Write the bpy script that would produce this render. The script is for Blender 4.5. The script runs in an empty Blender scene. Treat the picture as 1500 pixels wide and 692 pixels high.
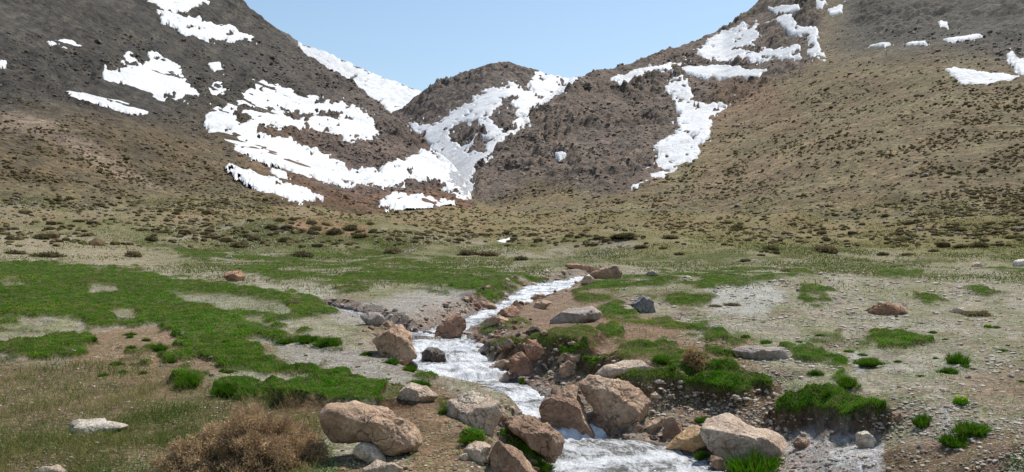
import bpy, bmesh, math
import numpy as np
# ------------------------------------------------------------------ camera, sky, sun, exposure
SC = bpy.context.scene
COL = SC.collection
F, CX, YH, ZC = 1155.0, 750.0, 400.0, 1.75      # focal length / principal column / level row in photo pixels, eye height
cam = bpy.data.cameras.new('camera'); camo = bpy.data.objects.new('camera', cam); COL.objects.link(camo)
cam.sensor_width = 36.0; cam.lens = 36.0*F/1500.0; cam.shift_y = (YH-346.0)/1500.0
cam.clip_start = 0.1; cam.clip_end = 6000
camo.location = (0, 0, ZC); camo.rotation_euler = (math.radians(90), 0, 0)
SC.camera = camo
SUN_EL, SUN_AZ = math.radians(58), math.radians(38)     # azimuth clockwise from +Y (view direction)
W = bpy.data.worlds.new("World"); SC.world = W; W.use_nodes = True
nt = W.node_tree
bg = nt.nodes['Background']; sky = nt.nodes.new('ShaderNodeTexSky')
sky.sky_type = 'NISHITA'; sky.sun_disc = False; sky.sun_elevation = SUN_EL; sky.sun_rotation = SUN_AZ
sky.altitude = 2500; sky.air_density = 1.9; sky.dust_density = 3.5; sky.ozone_density = 1.6
nt.links.new(sky.outputs[0], bg.inputs[0]); bg.inputs[1].default_value = 0.118
sl = bpy.data.lights.new('sun', 'SUN'); so = bpy.data.objects.new('sun', sl); COL.objects.link(so)
sl.energy = 4.9; sl.angle = math.radians(0.55); sl.color = (1.0, 0.955, 0.88)
so.rotation_euler = (math.radians(90)-SUN_EL, 0, math.radians(180)-SUN_AZ)
so.location = (60, 80, 200)
SC.view_settings.view_transform = 'Standard'; SC.view_settings.look = 'None'
SC.view_settings.exposure = 0.2; SC.view_settings.gamma = 1.0; SC.view_settings.use_curve_mapping = False
try:
    SC.cycles.max_bounces = 5; SC.cycles.diffuse_bounces = 2; SC.cycles.glossy_bounces = 2
    SC.cycles.transmission_bounces = 2; SC.cycles.transparent_max_bounces = 4; SC.cycles.volume_bounces = 0
    SC.cycles.use_denoising = True; SC.cycles.sample_clamp_indirect = 4
except Exception: pass

# ------------------------------------------------------------------ helpers
ALB = 1.38                                        # one scale for all traced cover colours
RNG = np.random.default_rng(11)
def hsh(ix, iy, iz, seed):
    h = (ix.astype(np.uint32)*np.uint32(374761393) + iy.astype(np.uint32)*np.uint32(668265263)
         + iz.astype(np.uint32)*np.uint32(2147483647) + np.uint32((seed*1274126177) & 0xffffffff))
    h = (h ^ (h >> np.uint32(13)))*np.uint32(1274126177)
    h = (h ^ (h >> np.uint32(16)))*np.uint32(2246822519)
    return h ^ (h >> np.uint32(15))
_ANG = np.arange(256)*2*np.pi/256
_GC, _GS = np.cos(_ANG).astype(np.float32), np.sin(_ANG).astype(np.float32)
def noise2(x, y, seed=0):                       # gradient noise, about -1..1
    x = np.asarray(x, np.float32); y = np.asarray(y, np.float32)
    x0 = np.floor(x); y0 = np.floor(y); fx = x-x0; fy = y-y0
    ix = x0.astype(np.int64); iy = y0.astype(np.int64); z = np.zeros(1, np.uint32)
    u = fx*fx*fx*(fx*(fx*6-15)+10); v = fy*fy*fy*(fy*(fy*6-15)+10)
    def g(dx, dy):
        k = (hsh(ix+dx, iy+dy, z, seed) & np.uint32(255)).astype(np.int32)
        return _GC[k]*(fx-dx) + _GS[k]*(fy-dy)
    a = g(0,0); b = g(1,0); c = g(0,1); d = g(1,1)
    return (a+(b-a)*u + ((c+(d-c)*u)-(a+(b-a)*u))*v)*1.5
def fbm2(x, y, octs=4, seed=0, gain=0.5):
    s = 0; a = 1.0; f = 1.0; n = 0
    for k in range(octs):
        s = s + a*noise2(x*f, y*f, seed+k*17); n += a; a *= gain; f *= 2.03
    return s/n
def vnoise3(p, seed=0):                         # value noise in 3-D, -1..1
    q = np.floor(p); f = p-q; i = q.astype(np.int64); f = f*f*(3-2*f)
    def g(a, b, c): return hsh(i[:,0]+a, i[:,1]+b, i[:,2]+c, seed).astype(np.float64)/2147483647.5-1.0
    fx, fy, fz = f[:,0], f[:,1], f[:,2]
    def l(a, b, t): return a+(b-a)*t
    return l(l(l(g(0,0,0),g(1,0,0),fx), l(g(0,1,0),g(1,1,0),fx), fy),
             l(l(g(0,0,1),g(1,0,1),fx), l(g(0,1,1),g(1,1,1),fx), fy), fz)
def fbm3(p, octs=4, seed=0, gain=0.5):
    s = 0; a = 1.0; f = 1.0
    for k in range(octs):
        s = s + a*vnoise3(p*f+k*3.7, seed+k*31); a *= gain; f *= 2.05
    return s
def sstep(a, b, x):
    t = np.clip((x-a)/(b-a), 0, 1); return t*t*(3-2*t)
def lerp(a, b, t): return a+(b-a)*t
def sdpoly(px, py, poly, margin=40):            # signed distance, positive inside; -999 far away
    P = np.array(poly, np.float32)
    out = np.full(px.shape, -999.0, np.float32)
    m = (px > P[:,0].min()-margin) & (px < P[:,0].max()+margin) & (py > P[:,1].min()-margin) & (py < P[:,1].max()+margin)
    if not m.any(): return out
    x = px[m]; y = py[m]; d2 = np.full(x.shape, 1e12, np.float32); ins = np.zeros(x.shape, bool)
    for k in range(len(P)):
        ax, ay = P[k]; bx, by = P[(k+1) % len(P)]
        ex, ey = bx-ax, by-ay; L = ex*ex+ey*ey+1e-9
        t = np.clip(((x-ax)*ex+(y-ay)*ey)/L, 0, 1)
        d2 = np.minimum(d2, (x-ax-t*ex)**2+(y-ay-t*ey)**2)
        c = (ay > y) != (by > y)
        ins ^= c & (x < ex*(y-ay)/(ey if abs(ey) > 1e-9 else 1e-9)+ax)
    d = np.sqrt(d2); out[m] = np.where(ins, d, -d)
    return out
def tag(o, label=None, cat=None, group=None, kind=None):
    if label: o['label'] = label
    if cat: o['category'] = cat
    if group: o['group'] = group
    if kind: o['kind'] = kind
    return o
def raw_mesh(name, V, Fc, colr=None, smooth=False, attrs=None):
    """V (N,3), Fc (M,k) -> mesh datablock."""
    me = bpy.data.meshes.new(name); V = np.ascontiguousarray(V, np.float32); Fc = np.ascontiguousarray(Fc, np.int32)
    k = Fc.shape[1]
    me.vertices.add(len(V)); me.vertices.foreach_set('co', V.ravel())
    me.loops.add(Fc.size); me.loops.foreach_set('vertex_index', Fc.ravel())
    me.polygons.add(len(Fc)); me.polygons.foreach_set('loop_start', np.arange(0, Fc.size, k, dtype=np.int32))
    me.polygons.foreach_set('use_smooth', np.full(len(Fc), bool(smooth)))
    me.update(calc_edges=True)
    if colr is not None:
        a = me.attributes.new('Col', 'FLOAT_COLOR', 'POINT')
        c = np.ones((len(V), 4), np.float32); c[:, :3] = np.clip(np.asarray(colr)*ALB, 0, .8); a.data.foreach_set('color', c.ravel())
    for n, v in (attrs or {}).items():
        a = me.attributes.new(n, 'FLOAT', 'POINT'); a.data.foreach_set('value', np.ascontiguousarray(v, np.float32))
    return me
def put(name, me, mat, parent=None, loc=(0,0,0), rz=0, sc=None):
    o = bpy.data.objects.new(name, me); COL.objects.link(o)
    if mat is not None and len(me.materials) == 0: me.materials.append(mat)
    if parent: o.parent = parent
    o.location = loc; o.rotation_euler = (0, 0, rz)
    if sc is not None: o.scale = sc
    return o
def wpt(px, py, Y): return np.array([(px-CX)/F*Y, Y, ZC-(py-YH)/F*Y])

# ------------------------------------------------------------------ materials
def new_mat(name):
    m = bpy.data.materials.new(name); m.use_nodes = True; t = m.node_tree
    return m, t, t.nodes, t.links, t.nodes['Principled BSDF']
def nd(t, typ, **kw):
    n = t.nodes.new(typ)
    for k, v in kw.items(): setattr(n, k, v)
    return n
def tex_noise(t, vec, scale, detail=4, rough=0.6):
    n = nd(t, 'ShaderNodeTexNoise'); n.inputs['Scale'].default_value = scale
    n.inputs['Detail'].default_value = detail; n.inputs['Roughness'].default_value = rough
    t.links.new(vec, n.inputs['Vector']); return n.outputs['Fac']
def ramp(t, fac, stops):
    r = nd(t, 'ShaderNodeValToRGB'); e = r.color_ramp.elements
    while len(e) < len(stops): e.new(0.5)
    for k, (p, c) in enumerate(stops):
        e[k].position = p; e[k].color = (c, c, c, 1) if not isinstance(c, tuple) else (*c, 1)
    t.links.new(fac, r.inputs[0]); return r.outputs[0]
def mixc(t, fac, a, b, mode='MIX'):
    m = nd(t, 'ShaderNodeMix', data_type='RGBA', blend_type=mode)
    for s, v in ((m.inputs[0], fac), (m.inputs[6], a), (m.inputs[7], b)):
        if hasattr(v, 'is_output'): t.links.new(v, s)
        elif isinstance(v, tuple): s.default_value = (*v, 1)
        else: s.default_value = v
    return m.outputs[2]
def math_n(t, op, a, b):
    m = nd(t, 'ShaderNodeMath', operation=op)
    for s, v in ((m.inputs[0], a), (m.inputs[1], b)):
        if hasattr(v, 'is_output'): t.links.new(v, s)
        else: s.default_value = v
    return m.outputs[0]
def add_bump(t, bsdf, h, strength, dist, prev=None):
    b = nd(t, 'ShaderNodeBump'); b.inputs['Strength'].default_value = strength; b.inputs['Distance'].default_value = dist
    t.links.new(h, b.inputs['Height'])
    if prev is not None: t.links.new(prev, b.inputs['Normal'])
    if bsdf is not None: t.links.new(b.outputs[0], bsdf.inputs['Normal'])
    return b.outputs[0]
def attr(t, name):
    a = nd(t, 'ShaderNodeAttribute'); a.attribute_name = name; return a

def mat_ground():
    m, t, N, L, B = new_mat('valley_ground')
    c = nd(t, 'ShaderNodeTexCoord').outputs['Object']
    col = attr(t, 'Col').outputs['Color']; wet = attr(t, 'wet').outputs['Fac']; soft = attr(t, 'turf').outputs['Fac']
    n1 = tex_noise(t, c, 2.3, 6, .65); n2 = tex_noise(t, c, 22, 5, .7); n3 = tex_noise(t, c, 90, 3, .7)
    v = nd(t, 'ShaderNodeTexVoronoi'); v.inputs['Scale'].default_value = 26; L.new(c, v.inputs['Vector'])
    v2 = nd(t, 'ShaderNodeTexVoronoi'); v2.inputs['Scale'].default_value = 9; L.new(c, v2.inputs['Vector'])
    c1 = mixc(t, 1.0, col, ramp(t, n1, [(.3, .68), (.7, 1.28)]), 'MULTIPLY')
    c2 = mixc(t, 1.0, c1, ramp(t, n2, [(.3, .6), (.68, 1.35)]), 'MULTIPLY')
    pv = nd(t, 'ShaderNodeSeparateColor'); L.new(v.outputs['Color'], pv.inputs[0])
    c3 = mixc(t, .8, c2, ramp(t, pv.outputs[0], [(0, .62), (.55, .95), (1, 1.5)]), 'MULTIPLY')
    hue = nd(t, 'ShaderNodeSeparateColor'); L.new(v2.outputs['Color'], hue.inputs[0])
    c4 = mixc(t, ramp(t, hue.outputs[1], [(.55, 0.0), (.9, .35)]), c3, (0.24, .15, .105))
    L.new(c4, B.inputs['Base Color'])
    r = nd(t, 'ShaderNodeMapRange'); L.new(wet, r.inputs[0]); r.inputs[3].default_value = .95; r.inputs[4].default_value = .16
    L.new(r.outputs[0], B.inputs['Roughness'])
    rs = nd(t, 'ShaderNodeMapRange'); L.new(wet, rs.inputs[0]); rs.inputs[3].default_value = .04; rs.inputs[4].default_value = .5; L.new(rs.outputs[0], B.inputs['Specular IOR Level'])
    inv = math_n(t, 'SUBTRACT', 1.0, v.outputs['Distance'])
    b1 = add_bump(t, None, inv, .55, .03); b2 = add_bump(t, None, n2, .7, .05, b1)
    add_bump(t, B, n3, .5, .012, b2)
    return m
def mat_mountain():
    m, t, N, L, B = new_mat('mountain_scree')
    c = nd(t, 'ShaderNodeTexCoord').outputs['Object']
    col = attr(t, 'Col').outputs['Color']; rk = attr(t, 'rocky').outputs['Fac']
    n1 = tex_noise(t, c, .03, 8, .62); n2 = tex_noise(t, c, .35, 7, .68); n3 = tex_noise(t, c, 1.6, 4, .7)
    v = nd(t, 'ShaderNodeTexVoronoi'); v.inputs['Scale'].default_value = .9; L.new(c, v.inputs['Vector'])
    pv = nd(t, 'ShaderNodeSeparateColor'); L.new(v.outputs['Color'], pv.inputs[0])
    c1 = mixc(t, 1.0, col, ramp(t, n1, [(.33, .72), (.68, 1.25)]), 'MULTIPLY')
    c2 = mixc(t, 1.0, c1, ramp(t, n2, [(.33, .62), (.66, 1.3)]), 'MULTIPLY')
    c3 = mixc(t, 1.0, c2, ramp(t, n3, [(.33, .7), (.66, 1.25)]), 'MULTIPLY')
    c4 = mixc(t, .6, c3, ramp(t, pv.outputs[0], [(0, .6), (.6, .95), (1, 1.4)]), 'MULTIPLY')
    L.new(c4, B.inputs['Base Color']); B.inputs['Roughness'].default_value = .95
    B.inputs['Specular IOR Level'].default_value = .2
    b1 = add_bump(t, None, n2, .8, 2.2); add_bump(t, B, n3, .6, .7, b1)
    return m
def mat_snow():
    m, t, N, L, B = new_mat('old_snow')
    c = nd(t, 'ShaderNodeTexCoord').outputs['Object']
    n1 = tex_noise(t, c, .12, 6, .6); n2 = tex_noise(t, c, .7, 4, .6)
    L.new(ramp(t, n1, [(.3, (.50, .495, .485)), (.55, (.64, .645, .65))]), B.inputs['Base Color'])
    B.inputs['Roughness'].default_value = .7; B.inputs['Specular IOR Level'].default_value = .2
    add_bump(t, B, n2, .5, 1.6); return m
def mat_rock(name, c0, c1, c2, scale=1.0, rough=.85):
    m, t, N, L, B = new_mat(name)
    oi = nd(t, 'ShaderNodeObjectInfo'); tc = nd(t, 'ShaderNodeTexCoord').outputs['Object']
    mp = nd(t, 'ShaderNodeVectorMath', operation='ADD'); L.new(tc, mp.inputs[0])
    sv = nd(t, 'ShaderNodeVectorMath', operation='SCALE'); sv.inputs[0].default_value = (37, 91, 53); L.new(oi.outputs['Random'], sv.inputs['Scale'])
    L.new(sv.outputs[0], mp.inputs[1]); c = mp.outputs[0]
    n1 = tex_noise(t, c, 3.2*scale, 8, .68); n2 = tex_noise(t, c, 14*scale, 6, .7); n3 = tex_noise(t, c, 60*scale, 4, .7)
    base = ramp(t, n1, [(.32, c2), (.5, c0), (.68, c1)])
    f = mixc(t, 1.0, base, ramp(t, n2, [(.3, .68), (.7, 1.42)]), 'MULTIPLY'); f = mixc(t, 1.0, f, (1.36, 1.28, 1.22), 'MULTIPLY')
    f = mixc(t, 1.0, f, ramp(t, n3, [(.3, .72), (.7, 1.25)]), 'MULTIPLY')
    # dark lichen blotches and pale crust
    n4 = tex_noise(t, c, 7*scale, 3, .8); f = mixc(t, ramp(t, n4, [(.62, 0.0), (.72, .6)]), f, (.075, .065, .055))
    n5 = tex_noise(t, c, 9.7*scale, 5, .75); f = mixc(t, ramp(t, n5, [(.6, 0.0), (.72, .55)]), f, (.46, .42, .37))
    L.new(f, B.inputs['Base Color']); B.inputs['Roughness'].default_value = rough
    B.inputs['Specular IOR Level'].default_value = .3
    mg = nd(t, 'ShaderNodeTexVoronoi', feature='DISTANCE_TO_EDGE'); mg.inputs['Scale'].default_value = 5*scale
    dv = nd(t, 'ShaderNodeVectorMath', operation='ADD'); L.new(c, dv.inputs[0])
    nn = nd(t, 'ShaderNodeTexNoise'); nn.inputs['Scale'].default_value = 6*scale; L.new(c, nn.inputs['Vector'])
    ns = nd(t, 'ShaderNodeVectorMath', operation='SCALE'); L.new(nn.outputs['Color'], ns.inputs[0]); ns.inputs['Scale'].default_value = .25/scale
    L.new(ns.outputs[0], dv.inputs[1]); L.new(dv.outputs[0], mg.inputs['Vector'])
    crack = ramp(t, mg.outputs['Distance'], [(0, 0.0), (.035, 1.0)])
    cm_ = tex_noise(t, c, 2.6*scale, 2, .5); ck = math_n(t, 'MAXIMUM', crack, ramp(t, cm_, [(.46, 1.0), (.56, 0.0)]))
    f = mixc(t, 1.0, f, ramp(t, ck, [(0, .38), (1, 1.0)]), 'MULTIPLY'); L.new(f, B.inputs['Base Color']); crack = ck
    b0 = add_bump(t, None, crack, .8, .03/scale); b1 = add_bump(t, None, n2, 1.0, .075/scale, b0); add_bump(t, B, n3, .9, .025/scale, b1)
    return m
def mat_leaf(name, trans=.35, rough=.7, soft=1.0):
    m, t, N, L, B = new_mat(name)
    col = attr(t, 'Col').outputs['Color']
    L.new(col, B.inputs['Base Color']); B.inputs['Roughness'].default_value = 1.0; B.inputs['Specular IOR Level'].default_value = 0.0
    tr = nd(t, 'ShaderNodeBsdfTranslucent'); L.new(col, tr.inputs[0])
    mx = nd(t, 'ShaderNodeMixShader'); mx.inputs[0].default_value = trans
    L.new(B.outputs[0], mx.inputs[1]); L.new(tr.outputs[0], mx.inputs[2])
    L.new(mx.outputs[0], N['Material Output'].inputs[0]); return m
def mat_pebble(name, rough=.85):
    m, t, N, L, B = new_mat(name)
    c = nd(t, 'ShaderNodeTexCoord').outputs['Object']; col = attr(t, 'Col').outputs['Color']
    n = tex_noise(t, c, 30, 4, .7)
    L.new(mixc(t, 1.0, col, ramp(t, n, [(.3, .65), (.7, 1.3)]), 'MULTIPLY'), B.inputs['Base Color'])
    B.inputs['Roughness'].default_value = rough; add_bump(t, B, n, .6, .02); return m
def mat_water():
    m, t, N, L, B = new_mat('rushing_water')
    uv = nd(t, 'ShaderNodeCombineXYZ'); L.new(attr(t, 'flow_s').outputs['Fac'], uv.inputs[0]); L.new(attr(t, 'flow_t').outputs['Fac'], uv.inputs[1])
    foam = attr(t, 'foam').outputs['Fac']
    mp = nd(t, 'ShaderNodeVectorMath', operation='MULTIPLY'); L.new(uv.outputs[0], mp.inputs[0]); mp.inputs[1].default_value = (2.6, 4.2, 1)
    n1 = nd(t, 'ShaderNodeTexNoise'); n1.inputs['Scale'].default_value = 1.6; n1.inputs['Detail'].default_value = 7; n1.inputs['Roughness'].default_value = .72; n1.inputs['Distortion'].default_value = .8
    L.new(mp.outputs[0], n1.inputs['Vector'])
    n2 = tex_noise(t, uv.outputs[0], 34, 4, .75)
    n3 = tex_noise(t, uv.outputs[0], 110, 2, .7)
    s = math_n(t, 'ADD', foam, math_n(t, 'MULTIPLY', math_n(t, 'SUBTRACT', n1.outputs['Fac'], .5), 2.6))
    s = math_n(t, 'ADD', s, math_n(t, 'MULTIPLY', math_n(t, 'SUBTRACT', n2, .5), 1.5))
    f = ramp(t, s, [(.25, 0.0), (.62, .6), (1.1, 1.0)])
    L.new(mixc(t, f, (.15, .145, .125), (.82, .83, .84)), B.inputs['Base Color'])
    L.new(ramp(t, f, [(0, .07), (1, .6)]), B.inputs['Roughness'])
    B.inputs['IOR'].default_value = 1.33; B.inputs['Specular IOR Level'].default_value = .6
    b1 = add_bump(t, None, n1.outputs['Fac'], .8, .09); b2 = add_bump(t, None, n2, .8, .035, b1); add_bump(t, B, n3, .6, .01, b2)
    return m
M = {
 'ground': mat_ground(), 'mountain': mat_mountain(), 'snow': mat_snow(), 'water': mat_water(),
 'tan': mat_rock('tan_rock', (0.449,0.318,0.220), (0.594,0.470,0.354), (0.290,0.197,0.134)),
 'pale': mat_rock('pale_rock', (0.528,0.425,0.329), (0.620,0.565,0.464), (0.356,0.267,0.201)),
 'red': mat_rock('reddish_rock', (0.356,0.210,0.140), (0.475,0.318,0.220), (0.224,0.133,0.091)),
 'brown': mat_rock('brown_rock', (0.330,0.222,0.152), (0.475,0.343,0.244), (0.185,0.127,0.091)),
 'grey': mat_rock('grey_rock', (0.330,0.292,0.262), (0.475,0.419,0.378), (0.198,0.171,0.152)),
 'blue': mat_rock('slate_rock', (.17,.17,.18), (.30,.29,.29), (.09,.09,.095)),
 'wetb': mat_rock('damp_brown_rock', (.13,.10,.08), (.20,.165,.135), (.07,.055,.045), 1.0, .35),
 'wet': mat_rock('wet_dark_rock', (.07,.055,.045), (.12,.095,.08), (.035,.03,.028), 1.0, .35),
 'white': mat_rock('whitish_rock', (.58,.53,.46), (.66,.62,.56), (.44,.39,.33)),
 'ochre': mat_rock('ochre_rock', (0.475,0.318,0.159), (0.581,0.432,0.268), (0.317,0.197,0.098)),
 'leaf': mat_leaf('green_blade'), 'dry': mat_leaf('dry_blade', .25, .9), 'pebble': mat_pebble('pebble_stone'),
 'shrubm': mat_leaf('cushion_twig', .15, .9),
}
# ------------------------------------------------------------------ terrain: one height field, rows by depth, columns by bearing
def col_layout():
    mid = np.arange(-210, 1711, 1.5)
    left = np.linspace(-1500, -210, 40)[:-1]; right = np.linspace(1710, 3000, 40)[1:]
    return np.concatenate([left, mid, right])
def row_layout():
    ys = [0.7]
    while ys[-1] < 1090:
        y = ys[-1]
        if y < 4: d = .1
        elif y < 5.3: d = .045
        elif y < 13: d = .028
        elif y < 60: d = .04*(y/13)**1.45
        elif y < 160: d = .37*(y/60)**1.2
        else: d = 1.25
        ys.append(y+d)
    return np.array(ys)
PXC = col_layout(); YR = row_layout()
NR, NC = len(YR), len(PXC)
def gsm(a, k):                                   # smooth a table along columns (index sigma k)
    r = int(3*k); w = np.exp(-.5*(np.arange(-r, r+1)/k)**2); w /= w.sum()
    return np.convolve(np.pad(a, r, mode='edge'), w, 'valid')
def tab(xs, vs, k): return gsm(np.interp(PXC, xs, vs), k)
# valley floor: photo row at each depth, for a few bearings
BY = [.7, 3, 5, 8, 12, 20, 35, 60, 100, 170, 300, 1000]
def rows_of(bx): return bx
BASE = {
 -600: [2900, 1000, 741, 590, 503, 433, 384, 345, 300, 270, 250, 240],
    0: [2900, 1000, 741, 590, 504, 435, 390, 356, 322, 296, 280, 270],
  350: [2900, 1000, 741, 590, 505, 437, 396, 365, 338, 314, 304, 300],
  750: [2900, 1000, 741, 590, 505, 438, 397, 371, 350, 331, 320, 318],
 1150: [2900, 1000, 743, 592, 506, 438, 396, 368, 345, 326, 318, 316],
 1500: [2900, 1000, 745, 594, 507, 438, 394, 364, 340, 318, 305, 300],
 2100: [2900, 1000, 745, 594, 507, 438, 392, 358, 330, 300, 285, 280]}
bx = sorted(BASE); ly = np.log(np.array(BY)); lr = np.log(YR)
Zb = np.zeros((len(bx), NR))
for k, b in enumerate(bx):
    z = ZC-(np.array(BASE[b])-YH)/F*np.array(BY); z[:2] = np.array(BY[:2])*.055
    zz = np.interp(lr, ly, z); Zb[k] = np.convolve(np.pad(zz, 12, mode='edge'), np.ones(25)/25, 'valid')
base = np.zeros((NR, NC), np.float32)
ii = np.clip(np.searchsorted(bx, PXC)-1, 0, len(bx)-2); bxa = np.array(bx)
tt = np.clip((PXC-bxa[ii])/(bxa[ii+1]-bxa[ii]), 0, 1); tt = tt*tt*(3-2*tt)
base[:] = Zb[ii].T*(1-tt)+Zb[ii+1].T*tt
YY = np.repeat(YR[:, None], NC, 1).astype(np.float32)
XX = (YY*((PXC-CX)/F)[None, :]).astype(np.float32)
PXG = np.repeat(PXC[None, :], NR, 0).astype(np.float32)
def proj_y(z): return YH-F*(z-ZC)/YY
# the hills: (column, foot depth, foot row, crest depth, crest row)
HILLS = {
 'A': [(-1500,80,300,400,-400),(-700,90,300,420,-250),(-200,95,297,480,-250),(0,105,292,520,-200),(150,115,293,520,-112),(345,135,298,520,0),(440,150,304,470,73),
       (520,165,310,410,128),(560,176,311,380,158),(600,185,312,350,190),(650,200,314,310,236),(672,208,315,285,258),(690,215,316,262,288),(712,225,324,250,318),(760,240,345,252,350),(3000,240,390,252,400)],
 'B': [(-1500,800,250,1030,-100),(200,800,200,1030,-80),(345,800,200,1030,-4),(440,800,190,1020,64),(530,800,190,1010,102),(580,800,195,1005,121),(620,800,205,1000,135),(640,800,215,1000,146),(700,800,260,1000,175),(800,800,280,1000,230),(3000,800,360,1000,330)],
 'C': [(-1500,560,330,760,300),(480,540,260,760,240),(560,520,240,760,182),(590,500,250,780,158),(620,450,270,780,133),(636,430,278,780,122),(660,400,285,780,112),(700,335,300,780,98),(724,325,304,785,93),(745,320,305,790,90),(768,324,303,795,97),
       (790,330,300,800,106),(820,350,295,820,114),(860,400,280,830,128),(920,500,260,800,165),(1100,500,260,800,200),(3000,500,300,800,260)],
 'D': [(-1500,235,420,238,410),(600,235,345,240,350),(668,230,326,236,330),(682,225,321,250,305),(692,220,320,270,284),(705,215,319,310,250),(740,205,319,370,211),(790,190,321,450,160),(815,185,322,490,135),(840,180,323,520,114),(900,165,325,580,97),
       (990,150,328,640,70),(1060,140,330,670,44),(1120,130,333,690,0),(1200,120,335,690,-60),(1350,105,338,690,-130),(1500,95,340,680,-180),(2200,80,342,640,-280),(3000,75,342,600,-350)]}
CONC = {'A': .28, 'B': .1, 'C': .15, 'D': .38}
hz = {}
for h, T in HILLS.items():
    T = np.array(T, float); kk = 5
    Yf, yf, Yc, yc = (tab(T[:,0], T[:,q], k2) for q, k2 in ((1,14),(2,10),(3,10),(4,2.5)))
    zf = ZC-(yf-YH)/F*Yf; zc = ZC-(yc-YH)/F*Yc
    s = (YY-Yf)/(Yc-Yf); k = CONC[h]
    prof = (1-k)*s+k*s*s
    z = np.where(s < 0, zf-np.abs(zc-zf)/(Yc-Yf)*(1-k)*(Yf-YY)-.0008*(Yf-YY)**2-.05*(Yf-YY), zf+(zc-zf)*prof)
    over = YY-Yc
    sl_c = (zc-zf)/(Yc-Yf)*(1+k)
    dn = np.clip(over, 0, None); rnd = 14.0
    z_over = zc+sl_c*rnd*.0+np.where(dn < rnd*2, -.4*dn*dn/(4*rnd), -.4*(dn-rnd))
    hz[h] = np.where(over > 0, z_over, z).astype(np.float32)
def smax(a, b, k):
    h = np.clip(.5+.5*(a-b)/k, 0, 1); return lerp(b, a, h)+k*h*(1-h)
stack = np.stack([base, hz['A'], hz['B'], hz['C'], hz['D']])
comp = stack.argmax(0).astype(np.int8)
zs = base.copy(); kf = np.where(YY < 240, np.clip(YY*.05, .5, 9), 4)
for h in 'DACB': zs = smax(zs, hz[h], kf)
del stack
py0 = proj_y(zs)
# ---- hill relief
wx = noise2(XX/60, YY/60, 5)*9; wy = noise2(XX/60+40, YY/60, 6)*9
wpx = PXG+noise2(PXG/34, py0/22, 1)*7+noise2(PXG/12, py0/8, 2)*5.5+noise2(PXG/4.5, py0/3, 3)*3.2
wpy = py0+noise2(PXG/34+9, py0/22, 4)*4+noise2(PXG/12+9, py0/8, 5)*3.8+noise2(PXG/4.5+9, py0/3, 6)*2.4
rocky = np.zeros_like(zs)
ROCKY = [('A', [(-300,40),(60,80),(150,85),(330,100),(450,60),(560,150),(640,225),(700,295),(640,280),(560,285),(480,280),(400,255),(320,215),(230,160),(100,150),(-300,140)], 1.0),
         ('A', [(-400,-300),(345,-60),(470,90),(330,115),(150,90),(-400,60)], .5),
         ('D', [(690,296),(680,240),(840,90),(1130,-20),(1215,-30),(1195,90),(1060,150),(1030,205),(930,272),(870,282),(780,262),(730,290)], 1.0),
         ('D', [(1245,10),(1350,-60),(1900,-60),(1900,100),(1480,95),(1380,66),(1290,60),(1250,40)], .8),
         ('C', [(500,60),(900,60),(900,330),(500,330)], 1.0), ('B', [(300,-50),(800,90),(800,300),(300,300)], .35)]
CID = {'G': 0, 'A': 1, 'B': 2, 'C': 3, 'D': 4}
far = YY > 70
CID = {'G': 0, 'A': 1, 'B': 2, 'C': 3, 'D': 4}
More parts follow.
